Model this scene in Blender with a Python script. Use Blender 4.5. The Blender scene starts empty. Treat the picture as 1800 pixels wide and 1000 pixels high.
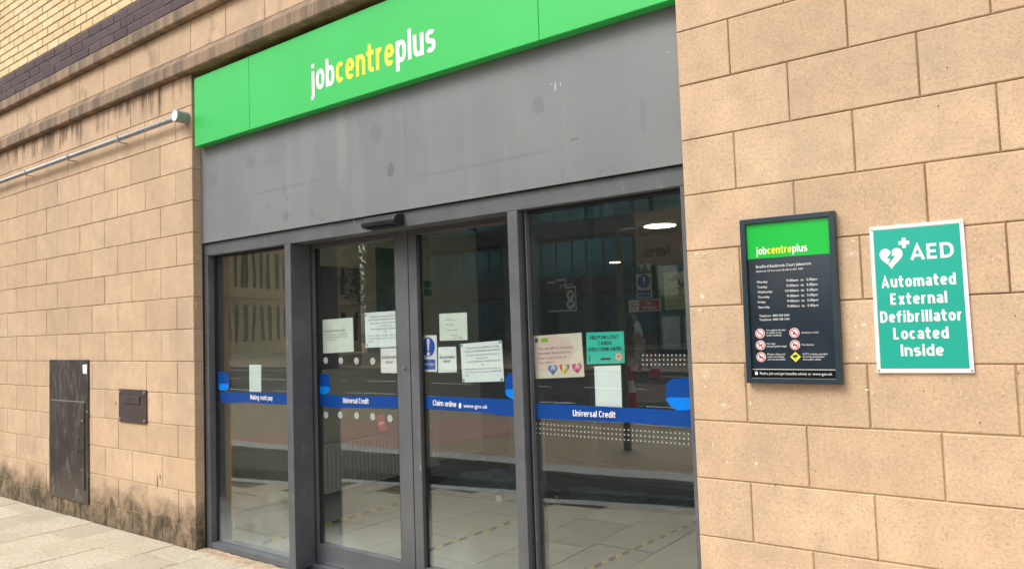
import bpy, bmesh, math, random
from mathutils import Vector, Matrix
random.seed(7)
S = bpy.context.scene
COL = S.collection
# ------------------------------------------------------------------ camera
CAM = Vector((1.236, -2.891, 1.49)); F = 1306.06
RX = Vector((0.802363, 0.595885, -0.033)); 
yaw, pitch, roll = 0.6369, 0.0548, -0.0336
fw = Vector((-math.sin(yaw)*math.cos(pitch), math.cos(yaw)*math.cos(pitch), math.sin(pitch)))
r0 = Vector((math.cos(yaw), math.sin(yaw), 0)); u0 = r0.cross(fw)
RX = r0*math.cos(roll)+u0*math.sin(roll); UX = -r0*math.sin(roll)+u0*math.cos(roll)
cd = bpy.data.cameras.new('camera'); cam = bpy.data.objects.new('camera', cd); COL.objects.link(cam)
cd.sensor_width = 36; cd.lens = F/1800*36; cd.clip_start = 0.05; cd.clip_end = 2000
m = Matrix((RX, UX, -fw)).transposed().to_4x4(); m.translation = CAM
cam.matrix_world = m; S.camera = cam
# ------------------------------------------------------------------ light
SUN_EL, SUN_AZ = 48, 205          # azimuth measured clockwise from +Y
w = bpy.data.worlds.new('World'); S.world = w; w.use_nodes = True
nt = w.node_tree; nt.nodes.clear()
sky = nt.nodes.new('ShaderNodeTexSky'); sky.sky_type = 'NISHITA'; sky.sun_disc = False
sky.sun_elevation = math.radians(SUN_EL); sky.sun_rotation = math.radians(SUN_AZ)
sky.air_density = 1.0; sky.dust_density = 4.0; sky.ozone_density = 1.0
hsv = nt.nodes.new('ShaderNodeHueSaturation'); hsv.inputs['Saturation'].default_value = 0.35
bg = nt.nodes.new('ShaderNodeBackground'); bg.inputs[1].default_value = 0.15
out = nt.nodes.new('ShaderNodeOutputWorld')
nt.links.new(sky.outputs[0], hsv.inputs['Color']); nt.links.new(hsv.outputs[0], bg.inputs[0]); nt.links.new(bg.outputs[0], out.inputs[0])
sd = bpy.data.lights.new('sun', 'SUN'); sun = bpy.data.objects.new('sun', sd); COL.objects.link(sun)
sd.energy = 1.2; sd.angle = math.radians(25); sd.color = (1, .96, .9)
az, el = math.radians(SUN_AZ), math.radians(SUN_EL)
sdir = Vector((math.sin(az)*math.cos(el), math.cos(az)*math.cos(el), math.sin(el)))
sun.rotation_euler = sdir.to_track_quat('Z', 'Y').to_euler(); sun.location = (0, -5, 12)
S.view_settings.view_transform = 'Standard'; S.view_settings.look = 'None'
S.view_settings.exposure = 0.55; S.view_settings.gamma = 1; S.view_settings.use_curve_mapping = False
# ------------------------------------------------------------------ helpers
def ray(px, py): return RX*((px-900)/F) - UX*((py-500)/F) + fw
def at(px, py, y):                       # photo point -> point on the facade-parallel plane at depth y
    d = ray(px, py); return CAM + d*((y-CAM.y)/d.y)
class N:                                  # tiny node helper
    def __init__(s, name):
        s.m = bpy.data.materials.new(name); s.m.use_nodes = True; s.t = s.m.node_tree; s.t.nodes.clear()
        s.out = s.add('ShaderNodeOutputMaterial')
    def add(s, typ, **kw):
        n = s.t.nodes.new(typ)
        for k, v in kw.items(): setattr(n, k, v)
        return n
    def ln(s, a, b): s.t.links.new(a, b)
    def coord(s, scale=(1, 1, 1), world=True):
        g = s.add('ShaderNodeNewGeometry') if world else s.add('ShaderNodeTexCoord')
        mp = s.add('ShaderNodeMapping'); mp.inputs['Scale'].default_value = scale
        s.ln(g.outputs['Position'] if world else g.outputs['Object'], mp.inputs[0]); return mp.outputs[0]
    def noise(s, scale, detail=4, rough=.6, vec=None, dist=0):
        n = s.add('ShaderNodeTexNoise'); n.inputs['Scale'].default_value = scale; n.inputs['Detail'].default_value = detail
        n.inputs['Roughness'].default_value = rough; n.inputs['Distortion'].default_value = dist
        s.ln(vec if vec is not None else s.coord(), n.inputs['Vector']); return n.outputs['Fac']
    def ramp(s, fac, stops):
        r = s.add('ShaderNodeValToRGB'); e = r.color_ramp.elements
        while len(e) < len(stops): e.new(.5)
        for i, (p, c) in enumerate(stops):
            e[i].position = p; e[i].color = tuple(c)+(1,) if not isinstance(c, (int, float)) else (c, c, c, 1)
        s.ln(fac, r.inputs[0]); return r.outputs[0]
    def mix(s, fac, a, b, mode='MIX'):
        n = s.add('ShaderNodeMix', data_type='RGBA', blend_type=mode)
        for inp, v in ((n.inputs[0], fac), (n.inputs[6], a), (n.inputs[7], b)):
            if isinstance(v, (int, float)): inp.default_value = v
            elif isinstance(v, tuple): inp.default_value = v+(1,)
            else: s.ln(v, inp)
        return n.outputs[2]
    def math(s, op, a, b=0, c=0, clamp=False):
        n = s.add('ShaderNodeMath', operation=op, use_clamp=clamp)
        for inp, v in zip(n.inputs, (a, b, c)):
            if isinstance(v, (int, float)): inp.default_value = v
            else: s.ln(v, inp)
        return n.outputs[0]
    def xyz(s):
        g = s.add('ShaderNodeNewGeometry'); q = s.add('ShaderNodeSeparateXYZ'); s.ln(g.outputs['Position'], q.inputs[0]); return q.outputs
    def rnd(s): return s.add('ShaderNodeObjectInfo').outputs['Random']
    def bsdf(s, col, rough=.7, metal=0, bump=None, bstr=.3, bdist=.002, spec=.5, emit=None, coat=0):
        b = s.add('ShaderNodeBsdfPrincipled')
        for k, v in (('Base Color', col), ('Roughness', rough), ('Metallic', metal)):
            if isinstance(v, tuple): b.inputs[k].default_value = v+(1,)
            elif isinstance(v, (int, float)): b.inputs[k].default_value = v
            else: s.ln(v, b.inputs[k])
        b.inputs['Specular IOR Level'].default_value = spec; b.inputs['Coat Weight'].default_value = coat
        if emit: b.inputs['Emission Color'].default_value = tuple(emit[0])+(1,); b.inputs['Emission Strength'].default_value = emit[1]
        if bump is not None:
            bn = s.add('ShaderNodeBump'); bn.inputs['Strength'].default_value = bstr; bn.inputs['Distance'].default_value = bdist
            s.ln(bump, bn.inputs['Height']); s.ln(bn.outputs[0], b.inputs['Normal'])
        s.ln(b.outputs[0], s.out.inputs[0]); return s.m
def simple(name, col, rough=.6, metal=0, var=.12, vs=8, bstr=.1, spec=.5, coat=0):
    n = N(name); f = n.noise(vs, 5); f2 = n.noise(vs*12, 3)
    lo = tuple(c*(1-var) for c in col); hi = tuple(min(1, c*(1+var)) for c in col)
    c = n.mix(n.ramp(f, [(.3, 0), (.7, 1)]), lo, hi)
    return n.bsdf(c, rough, metal, bump=f2, bstr=bstr, bdist=.001, spec=spec, coat=coat)
def spot(n, x, z, rx, rz, a, soft=.6):       # one soft-edged mark at a fixed place on the facade
    q = n.xyz(); w_ = n.math('MULTIPLY_ADD', n.noise(14, 5, .7), 2.6, -1.3)
    dx = n.math('DIVIDE', n.math('SUBTRACT', q[0], x), rx); dz = n.math('DIVIDE', n.math('SUBTRACT', q[2], z), rz)
    d = n.math('ADD', n.math('ADD', n.math('MULTIPLY', dx, dx), n.math('MULTIPLY', dz, dz)), w_)
    return n.math('MULTIPLY', n.math('DIVIDE', n.math('SUBTRACT', 1, d), soft, clamp=True), a)
class MB:
    def __init__(s): s.v = []; s.f = []
    def poly(s, pts):
        b = len(s.v); s.v += [tuple(p) for p in pts]; s.f.append(tuple(range(b, b+len(pts)))); return s
    def quadbox(s, pts, ext):             # prism: polygon pushed along ext
        n = len(pts); b = len(s.v); s.v += [tuple(p) for p in pts]+[tuple(Vector(p)+Vector(ext)) for p in pts]
        s.f.append(tuple(range(b, b+n))); s.f.append(tuple(range(b+2*n-1, b+n-1, -1)))
        for i in range(n): j = (i+1) % n; s.f.append((b+i, b+n+i, b+n+j, b+j))
        return s
    def box(s, x0, x1, y0, y1, z0, z1):
        return s.quadbox([(x0, y0, z0), (x1, y0, z0), (x1, y0, z1), (x0, y0, z1)], (0, y1-y0, 0))
    def stone(s, x0, x1, y0, y1, z0, z1, c=.004, jit=0.0):   # box whose front (-y) edges are chamfered and a little uneven
        r = lambda: random.uniform(-jit, jit)
        b = len(s.v)
        s.v += [(x0+c+r(), y0, z0+c+r()), (x1-c+r(), y0, z0+c+r()), (x1-c+r(), y0, z1-c+r()), (x0+c+r(), y0, z1-c+r()),
                (x0, y0+c, z0), (x1, y0+c, z0), (x1, y0+c, z1), (x0, y0+c, z1), (x0, y1, z0), (x1, y1, z0), (x1, y1, z1), (x0, y1, z1)]
        s.f += [tuple(b+i for i in q) for q in ((0, 1, 2, 3), (0, 4, 5, 1), (1, 5, 6, 2), (2, 6, 7, 3), (3, 7, 4, 0), (4, 8, 9, 5), (5, 9, 10, 6), (6, 10, 11, 7), (7, 11, 8, 4), (11, 10, 9, 8))]
        return s
    def slab(s, x0, x1, y0, y1, z0, z1, c=.004):              # same with the chamfer on top
        b = len(s.v)
        s.v += [(x0+c, y0+c, z1), (x1-c, y0+c, z1), (x1-c, y1-c, z1), (x0+c, y1-c, z1), (x0, y0, z1-c), (x1, y0, z1-c), (x1, y1, z1-c), (x0, y1, z1-c), (x0, y0, z0), (x1, y0, z0), (x1, y1, z0), (x0, y1, z0)]
        s.f += [tuple(b+i for i in q) for q in ((0, 1, 2, 3), (0, 4, 5, 1), (1, 5, 6, 2), (2, 6, 7, 3), (3, 7, 4, 0), (4, 8, 9, 5), (5, 9, 10, 6), (6, 10, 11, 7), (7, 11, 8, 4), (11, 10, 9, 8))]
        return s
    def cyl(s, a, b_, r, n=16, r2=None):
        a = Vector(a); b_ = Vector(b_); d = (b_-a).normalized(); r2 = r if r2 is None else r2
        t = Vector((0, 0, 1)) if abs(d.z) < .9 else Vector((1, 0, 0)); u = d.cross(t).normalized(); v = d.cross(u)
        b = len(s.v)
        for c, rr in ((a, r), (b_, r2)):
            for i in range(n):
                q = 2*math.pi*i/n; s.v.append(tuple(c+u*rr*math.cos(q)+v*rr*math.sin(q)))
        s.f.append(tuple(range(b, b+n))); s.f.append(tuple(range(b+2*n-1, b+n-1, -1)))
        for i in range(n): j = (i+1) % n; s.f.append((b+i, b+n+i, b+n+j, b+j))
        return s
    def mesh(s, name, mat, smooth=False, bevel=0):
        me = bpy.data.meshes.new(name); me.from_pydata(s.v, [], s.f)
        bm = bmesh.new(); bm.from_mesh(me); bmesh.ops.recalc_face_normals(bm, faces=bm.faces)
        if bevel: bmesh.ops.bevel(bm, geom=list(bm.edges), offset=bevel, segments=2, profile=.5, affect='EDGES')
        bm.to_mesh(me); bm.free()
        if smooth: me.polygons.foreach_set('use_smooth', [True]*len(me.polygons))
        if mat: me.materials.append(mat)
        return me
    def build(s, name, mat, parent=None, smooth=False, bevel=0, **tags):
        return link(name, s.mesh(name, mat, smooth, bevel), parent, **tags)
def link(name, me, parent=None, loc=None, **tags):
    o = bpy.data.objects.new(name, me); COL.objects.link(o)
    if parent:
        o.parent = parent; o.matrix_parent_inverse = Matrix.Translation(-PW(parent))
    if loc: o.location = loc
    WP[o.name] = Vector(loc) if loc else Vector((0, 0, 0))
    for k, v in tags.items(): o[k] = v
    return o
WP = {}
def PW(o): return WP.get(o.name, Vector(o.location))      # world position of an object this script made
def thing(name, label, cat, loc=(0, 0, 0), group=None):
    o = bpy.data.objects.new(name, None); COL.objects.link(o); o.location = loc; o.empty_display_size = .1
    o['label'] = label; o['category'] = cat
    if group: o['group'] = group
    return o
def tag(o, label, cat, group=None):
    o['label'] = label; o['category'] = cat
    if group: o['group'] = group
    return o
_cap = {}
def textmesh(s, bold=0, shear=0, spacing=1, ls=1, sans=True):
    c = bpy.data.curves.new('t', 'FONT'); c.body = s; c.size = 1; c.offset = bold; c.shear = shear; c.space_character = spacing
    c.resolution_u = 3; c.fill_mode = 'FRONT'; c.space_line = ls
    o = bpy.data.objects.new('t', c); COL.objects.link(o); dg = bpy.context.evaluated_depsgraph_get()
    me = bpy.data.meshes.new_from_object(o.evaluated_get(dg)); bpy.data.objects.remove(o); bpy.data.curves.remove(c)
    return me
def cap(sans=True):
    if sans not in _cap:
        me = textmesh('H', sans=sans); _cap[sans] = max(v.co.y for v in me.vertices); bpy.data.meshes.remove(me)
    return _cap[sans]
class Quad:                               # flat sheet given by its four corners (TL, TR, BR, BL); u to the right, v downwards
    def __init__(s, tl, tr, br, bl): s.c = [Vector(p) for p in (tl, tr, br, bl)]
    def p(s, u, v, off=0):
        a, b, c, d = s.c; q = (a*(1-u)+b*u)*(1-v)+(d*(1-u)+c*u)*v
        return Vector((q.x, q.y-off, q.z))
    def size(s): return (s.c[1]-s.c[0]).length, (s.c[3]-s.c[0]).length
    def poly(s, pts, off, name, mat, parent):
        m_ = MB(); m_.poly([s.p(u, v, off) for u, v in pts]); return m_.build(name, mat, parent)
    def polys(s, lst, off, name, mat, parent):
        m_ = MB()
        for pts in lst: m_.poly([s.p(u, v, off) for u, v in pts])
        return m_.build(name, mat, parent)
    def rect(s, u0_, v0_, u1, v1, off, name, mat, parent): return s.poly([(u0_, v0_), (u1, v0_), (u1, v1), (u0_, v1)], off, name, mat, parent)
    def disc(s, u, v, r, off, name, mat, parent, n=24, ru=None):
        W, H = s.size(); return s.poly([(u+r/W*math.cos(2*math.pi*i/n), v+r/H*math.sin(2*math.pi*i/n)) for i in range(n)], off, name, mat, parent)
    def text(s, t, u0_, u1, v, h, off, mat, parent, name='lettering', bold=0, shear=0, spacing=1, mirror=False, sans=True):
        me = textmesh(t, bold, shear, spacing, sans=sans); xs = [q.co.x for q in me.vertices]; a, b = min(xs), max(xs); k = h/cap(sans)
        if u1 is None: W, H = s.size(); u1 = u0_+(b-a)*k*H/W*.92
        for q in me.vertices:
            uu = u0_+(q.co.x-a)/(b-a)*(u1-u0_)
            if mirror: uu = u1+u0_-uu
            q.co = s.p(uu, v-q.co.y*k, off)
        me.materials.append(mat); me.name = name
        return link(name, me, parent)
# lettering drawn as ribbons of even weight, for the bold words on signs
XH = .74
GW = dict(m=.92, w=.82, i=0, l=0, I=0, j=.14, t=.33, f=.33, r=.27, s=.42, a=.43, e=.46, c=.42, k=.42, x=.44, v=.46, y=.46, z=.4, A=.66, E=.46, D=.56, H=.56, L=.42, P=.5, M=.7, W=.88, C=.58, R=.52, O=.64, S=.5, T=.52, U=.56, K=.5, N=.58, G=.6, V=.6, B=.52, F=.44)
GW.update({"'": 0, '.': 0, ' ': .10, '9': .45, '1': .1, '0': .46})
def glyph(c, g, w, k):
    T_, B_, L_, R_ = XH-w/2, w/2, 0, g; cx = g/2; C1 = 1-w/2
    def arc(cx, cy, rx, ry, a0, a1, n=14, e=2.35):
        o = []
        for i in range(n+1):
            a = math.radians(a0+(a1-a0)*i/n); ca, sa = math.cos(a), math.sin(a)
            o.append((cx+rx*math.copysign(abs(ca)**(2/e), ca), cy+ry*math.copysign(abs(sa)**(2/e), sa)))
        return o
    my, ry = (T_+B_)/2, (T_-B_)/2; bowl = arc(cx, my, g/2, ry, 0, 360, 28)
    mc, rc = .5, .5-w/2
    st = lambda x, a, b: [(x, a), (x, b)]
    arch = lambda x0, x1, top=T_, bot=0: arc((x0+x1)/2, top-.26*1, (x1-x0)/2, .26, 180, 0, 12)+[(x1, bot)]
    G_ = {
     'o': [bowl], 'c': [arc(cx, my, g/2, ry, 42, 318, 22)], 'e': [arc(cx, my, g/2, ry, 0, 318, 24), [(0, my), (g, my)]],
     'b': [st(0, 0, 1), bowl], 'd': [st(g, 0, 1), bowl], 'p': [st(0, -.27, XH), bowl], 'q': [st(g, -.27, XH), bowl], 'g': [st(g, -.05, XH), bowl, [(g, 0)]+arc(cx, -.03, g/2, .2, 0, -150, 10)],
     'n': [st(0, 0, XH), arch(0, g)], 'h': [st(0, 0, 1), arch(0, g)], 'm': [st(0, 0, XH), arch(0, g/2), arch(g/2, g)], 'u': [st(g, 0, XH), [(0, XH)]+[(x, B_+T_-y) for x, y in arc(cx, T_-.26, g/2, .26, 180, 0, 12)]],
     'r': [st(0, 0, XH), arc(g*.75, T_-.26, g*.75, .26, 180, 65, 8)], 't': [[(g*.3, .97), (g*.3, .22)]+arc(g*.3+.15, .2, .15, .2-w/2, 180, 285, 6), [(-w*.55, T_), (g+w*.35, T_)]],
     'f': [[(g*.35, 0), (g*.35, .78)]+arc(g*.35+.16, .78, .16, .22-w/2, 180, 80, 6), [(-w*.5, T_), (g+w*.3, T_)]], 'l': [st(0, 0, 1)], 'i': [st(0, 0, XH), st(0, 1-w*1.02, 1)], 'I': [st(0, 0, 1)],
     'j': [[(g, XH), (g, -.12)]+arc(g-.14, -.12, .14, .15-w/4, 0, -85, 6), st(g, 1-w*1.02, 1)],
     's': [arc(cx, my+ry/2, g/2, ry/2, 35, 200, 10)[:-1]+arc(cx, my+ry/2, g/2, ry/2, 200, 255, 4)[:]+[(cx, my)]+[(2*cx-x, 2*my-y) for x, y in (arc(cx, my+ry/2, g/2, ry/2, 35, 200, 10)[:-1]+arc(cx, my+ry/2, g/2, ry/2, 200, 255, 4))[::-1]]],
     'a': [arc(cx, T_-.2, g/2, .2, 150, 0, 9)+[(g, 0)], arc(cx, .21+w*.1, g/2, .21-w*.4, 0, 360, 20)],
     'k': [st(0, 0, 1), [(0, .3), (g, XH)], [(g*.4, .45), (g, 0)]], 'x': [[(0, 0), (g, XH)], [(0, XH), (g, 0)]], 'v': [[(0, XH), (cx, .06), (g, XH)]], 'y': [[(0, XH), (cx, .06)], [(g, XH), (cx*.7, -.27)]],
     'w': [[(0, XH), (g*.25, .06), (cx, XH), (g*.75, .06), (g, XH)]], 'z': [[(0, T_), (g, T_), (0, B_), (g, B_)]],
     'A': [[(0, 0), (cx, 1-w*.3), (g, 0)], [(g*.2, .28), (g*.8, .28)]], 'E': [st(0, 0, 1), [(0, C1), (g, C1)], [(0, .5), (g*.92, .5)], [(0, B_), (g, B_)]], 'F': [st(0, 0, 1), [(0, C1), (g, C1)], [(0, .5), (g*.92, .5)]],
     'D': [st(0, 0, 1), [(0, C1)]+arc(g*.35, mc, g*.65, rc, 90, -90, 16)+[(0, B_)]], 'H': [st(0, 0, 1), st(g, 0, 1), [(0, .5), (g, .5)]], 'L': [st(0, 0, 1), [(0, B_), (g, B_)]],
     'P': [st(0, 0, 1), [(0, C1)]+arc(g*.5, .72, g*.5, .28-w/2, 90, -90, 12)+[(0, .44+w/2)]], 'R': [st(0, 0, 1), [(0, C1)]+arc(g*.5, .74, g*.5, .26-w/2, 90, -90, 12)+[(0, .48+w/2)], [(g*.45, .5), (g, 0)]],
     'M': [st(0, 0, 1), st(g, 0, 1), [(0, .97), (cx, .25), (g, .97)]], 'N': [st(0, 0, 1), st(g, 0, 1), [(0, .97), (g, .03)]], 'W': [[(0, 1), (g*.25, .06), (cx, .97), (g*.75, .06), (g, 1)]], 'V': [[(0, 1), (cx, .05), (g, 1)]],
     'C': [arc(cx, mc, g/2, rc, 42, 318, 24)], 'O': [arc(cx, mc, g/2, rc, 0, 360, 28)], 'G': [arc(cx, mc, g/2, rc, 42, 360, 24), [(cx, mc), (g, mc)]], 'T': [st(cx, 0, 1), [(0, C1), (g, C1)]],
     'U': [[(0, 1)]+arc(cx, .32, g/2, .32-w/2, 180, 360, 14)+[(g, 1)]], 'K': [st(0, 0, 1), [(0, .38), (g, 1)], [(g*.35, .6), (g, 0)]],
     'S': [arc(cx, .5+rc/2, g/2, rc/2, 35, 255, 14)+[(cx, .5)]+[(2*cx-x, 1-y) for x, y in arc(cx, .5+rc/2, g/2, rc/2, 35, 255, 14)[::-1]]],
     'J': [[(g, 1)]+arc(cx, .28, g/2, .28-w/2, 0, -150, 10)], '9': [arc(cx, .7, g/2, .3-w/2, 0, 360, 22), [(g, .7), (g*.9, .3), (g*.4, 0)]], "'": [st(0, .7, 1)], '.': [st(0, 0, w)], ' ': []}
    return G_[c]
def strokes(Q, t, u0_, u1, v, h, off, mat, parent, wt=.15, sp=.10, name='lettering'):
    W, H = Q.size(); hm = h*H; target = (u1-u0_)*W/hm; n = len(t)
    gw = {**GW, 'J': .35}; tot = sum(gw.get(c, .48) for c in t); k = (target-n*wt-(n-1)*sp)/tot; x = wt/2; m_ = MB(); lay = 0
    for c in t:
        g = gw.get(c, .48)*k
        for pl in glyph(c, g, wt, k):
            closed = len(pl) > 3 and abs(pl[0][0]-pl[-1][0])+abs(pl[0][1]-pl[-1][1]) < 1e-6
            P = [Vector(p).to_2d() for p in pl]; P = [p for i, p in enumerate(P) if i == 0 or (p-P[i-1]).length > 1e-5]; N_ = len(P); lay += 1; o_ = off+(lay % 3)*.00006; L_, R_ = [], []
            for i, p in enumerate(P):
                a = P[i-1] if i > 0 else (P[-2] if closed else None); b = P[i+1] if i < N_-1 else (P[1] if closed else None)
                d1 = (p-a).normalized() if a is not None else None; d2_ = (b-p).normalized() if b is not None else None
                d1 = d1 or d2_; d2_ = d2_ or d1; n1 = Vector((-d1.y, d1.x)); n2 = Vector((-d2_.y, d2_.x)); mt = (n1+n2)
                mt = mt.normalized() if mt.length > 1e-3 else n1; s = wt/2/max(.45, mt.dot(n1)); L_.append(p+mt*s); R_.append(p-mt*s)
            for i in range(N_-1):
                m_.poly([Q.p(u0_+(x+q.x)*hm/W, v-q.y*h, o_) for q in (R_[i], R_[i+1], L_[i+1], L_[i])])
        x += g+wt+sp
    return m_.build(name, mat, parent)
def pq(y, *pts): return Quad(*[at(px, py, y) for px, py in pts])
# ------------------------------------------------------------------ materials
def stone_mat():
    n = N('sandstone'); r = n.rnd()
    base = n.ramp(r, [(0, (.57, .41, .27)), (.25, (.66, .475, .305)), (.5, (.70, .51, .335)), (.75, (.67, .47, .30)), (1, (.59, .415, .26))])
    big = n.noise(2.2, 5, .6); c = n.mix(n.ramp(big, [(.35, 0), (.68, .7)]), base, (.52, .365, .24))
    med = n.noise(9, 5, .65); c = n.mix(n.ramp(med, [(.42, 0), (.7, .5)]), c, (.42, .31, .215))
    pale = n.noise(5, 4, .6, n.coord((1, 1, .35))); c = n.mix(n.ramp(pale, [(.58, 0), (.75, .4)]), c, (.74, .55, .37))
    fine = n.noise(85, 5, .8); c = n.mix(n.ramp(fine, [(.34, .75), (.5, 0)]), c, (.36, .25, .16))
    fine2 = n.noise(110, 3, .7, n.coord((1, 1, 1.01))); c = n.mix(n.ramp(fine2, [(.56, 0), (.70, .6)]), c, (.78, .62, .45))
    gr = n.noise(1.1, 5, .7, n.coord((1.3, 1, 1))); c = n.mix(n.ramp(gr, [(.5, 0), (.72, .45)]), c, (.36, .28, .21))
    q = n.xyz()
    # grime splashed up from the pavement, ragged upper edge
    j = n.noise(3.2, 5, .7); j2 = n.noise(9, 6, .75, n.coord((1, 1, .6)))
    hgt = n.math('MULTIPLY_ADD', j, .60, .05); lim = n.math('SUBTRACT', hgt, q[2])
    g = n.math('MULTIPLY', n.math('MULTIPLY', lim, 5.0, clamp=True), n.math('MULTIPLY_ADD', j2, 2.4, -.35, clamp=True), clamp=True)
    g2 = n.math('MULTIPLY', n.math('SUBTRACT', n.math('MULTIPLY_ADD', n.noise(6, 5), .22, .09), q[2]), 9, clamp=True)
    g = n.math('MAXIMUM', g, n.math('MULTIPLY', g2, n.ramp(n.noise(14, 5, .7), [(.3, .45), (.6, .85)])))
    left = n.math('MULTIPLY', n.math('SUBTRACT', -2.5, q[0]), 1.0, clamp=True)
    c = n.mix(n.math('MULTIPLY', n.math('MULTIPLY', g, .95), left), c, (.065, .055, .035))
    # run-off streaks under the string course
    st = n.noise(1, 5, .65, n.coord((11, 11, 1.0))); dz = n.math('SUBTRACT', q[2], n.math('MULTIPLY_ADD', n.noise(2.5, 3), -.5, 3.42))
    up = n.math('MULTIPLY', n.math('MULTIPLY', dz, 9, clamp=True), n.math('LESS_THAN', q[2], 3.4))
    sf = n.math('MULTIPLY', up, n.ramp(st, [(.47, 0), (.58, .85)])); c = n.mix(sf, c, (.16, .11, .075))
    # black growth above the lower string course
    bl = n.noise(2.2, 4, .65, n.coord((1, 1, .7))); up2 = n.math('GREATER_THAN', q[2], 3.5)
    c = n.mix(n.math('MULTIPLY', up2, n.ramp(bl, [(.55, 0), (.68, .6)])), c, (.14, .115, .085))
    b = n.mix(.5, n.noise(120, 4, .7), n.noise(12, 3))
    return n.bsdf(c, .92, bump=b, bstr=.6, bdist=.004, spec=.2)
M_stone = stone_mat()
def string_mat():
    n = N('weathered_stone')
    a = n.noise(1, 4, .55, n.coord((13, 3, .4))); b = n.noise(3, 5)
    c = n.mix(n.ramp(b, [(.3, 0), (.7, 1)]), (.42, .29, .19), (.33, .23, .15))
    c = n.mix(n.ramp(a, [(.40, .8), (.66, .05)]), c, (.14, .12, .095))
    c = n.mix(n.ramp(n.noise(1, 3, .6, n.coord((24, 5, .6))), [(.62, 0), (.70, .45)]), c, (.40, .32, .24))
    return n.bsdf(c, .95, bump=n.noise(90, 4), bstr=.4, bdist=.003, spec=.2)
M_string = string_mat()
def mortar():
    n = N('mortar'); q = n.xyz()
    c = n.mix(n.ramp(n.noise(3, 4), [(.35, 0), (.6, 1)]), (.20, .13, .07), (.40, .28, .14))
    low = n.math('MULTIPLY', n.math('SUBTRACT', 1.5, q[2]), 1.2, clamp=True)
    c = n.mix(n.math('MULTIPLY', low, .8), c, (.62, .46, .24))
    return n.bsdf(c, .95, bump=n.noise(80, 4), bstr=.5, bdist=.003, spec=.1)
M_mortar = mortar()
def brickm(name, cols, speck):
    n = N(name); c = n.ramp(n.rnd(), [(i/(len(cols)-1), q) for i, q in enumerate(cols)])
    c = n.mix(n.ramp(n.noise(25, 3), [(.4, 0), (.7, .35)]), c, tuple(v*.8 for v in cols[0]))
    c = n.mix(n.ramp(n.noise(120, 2, .5), [(.63, 0), (.70, .7)]), c, speck)
    return n.bsdf(c, .85, bump=n.noise(90, 4), bstr=.4, bdist=.002, spec=.25)
M_yb = brickm('buff_brick', [(.74, .58, .32), (.80, .66, .40), (.70, .52, .28), (.78, .62, .34)], (.42, .26, .14))
M_db = brickm('plum_brick', [(.10, .072, .075), (.125, .09, .09), (.088, .064, .07), (.115, .08, .085)], (.2, .16, .16))
M_bm = simple('dark_mortar', (.17, .12, .07), .95, var=.3)
M_bm2 = simple('grey_mortar', (.17, .135, .125), .95, var=.3)
def panel_mat():
    n = N('grey_sheet'); q = n.coord((1, 1, 1))
    c = n.mix(n.ramp(n.noise(1.3, 5, .6), [(.3, 0), (.7, 1)]), (.175, .185, .19), (.215, .225, .228))
    c = n.mix(n.ramp(n.noise(1, 4, .6, n.coord((9, 9, .7))), [(.52, 0), (.75, .3)]), c, (.26, .265, .262))   # pale runs
    c = n.mix(n.ramp(n.noise(4.5, 3, .5, dist=1.0), [(.66, 0), (.74, .5)]), c, (.12, .13, .15))          # rubbed smudges
    c = n.mix(n.ramp(n.noise(1, 4, .7, n.coord((2, 2, 22)), dist=1.2), [(.64, 0), (.72, .22)]), c, (.12, .13, .14))
    c = n.mix(n.ramp(n.noise(60, 2, .5, n.coord((1, 1, .3))), [(.74, 0), (.78, .35)]), c, (.5, .5, .5))
    for px, py, rx, rz, a, col in ((687, 299, .035, .05, .6, (.09, .10, .11)), (502, 381, .04, .035, .5, (.10, .11, .12)), (660, 235, .06, .06, .3, (.11, .12, .13)), (440, 285, .06, .05, .35, (.11, .12, .13)), (375, 318, .05, .06, .25, (.12, .13, .14)), (500, 330, .45, .012, .25, (.10, .11, .12)), (850, 288, .55, .010, .25, (.10, .11, .12)), (600, 245, .05, .34, .35, (.30, .305, .30)), (540, 250, .08, .3, .2, (.29, .295, .29)), (945, 185, .04, .05, .35, (.11, .12, .13)), (1010, 245, .03, .008, .5, (.08, .08, .08)), (976, 152, .004, .03, .9, (.6, .6, .6)), (985, 148, .003, .012, .8, (.6, .6, .6)), (968, 148, .004, .004, .8, (.6, .6, .6)), (1175, 92, .004, .004, .8, (.6, .6, .6)), (1130, 205, .02, .10, .25, (.12, .13, .135))):
        p = at(px, py, .066); c = n.mix(spot(n, p.x, p.z, rx, rz, a), c, col)
    return n.bsdf(c, n.ramp(n.noise(3, 4), [(.3, .42), (.7, .6)]), bump=n.noise(2.5, 2), bstr=.15, bdist=.01, spec=.4)
M_panel = panel_mat()
def frame_mat():
    n = N('grey_powder_coat')
    c = n.mix(n.ramp(n.noise(5, 5, .65), [(.35, 0), (.7, 1)]), (.088, .094, .102), (.120, .126, .133))
    c = n.mix(n.ramp(n.noise(18, 5, .7, n.coord((1, 1, .4))), [(.60, 0), (.72, .5)]), c, (.19, .195, .20))
    c = n.mix(n.ramp(n.noise(40, 3, .6), [(.66, 0), (.72, .4)]), c, (.05, .05, .055))
    c = n.mix(n.ramp(n.noise(30, 3, .6, n.coord((1, 1, .25))), [(.73, 0), (.76, .6)]), c, (.45, .46, .47))
    return n.bsdf(c, .48, bump=n.noise(40, 3), bstr=.12, bdist=.002, spec=.45)
M_frame = frame_mat()
M_dark = simple('black_plastic', (.018, .021, .026), .35, var=.3)
M_gasket = simple('black_gasket', (.012, .013, .014), .5, var=.3)
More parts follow.
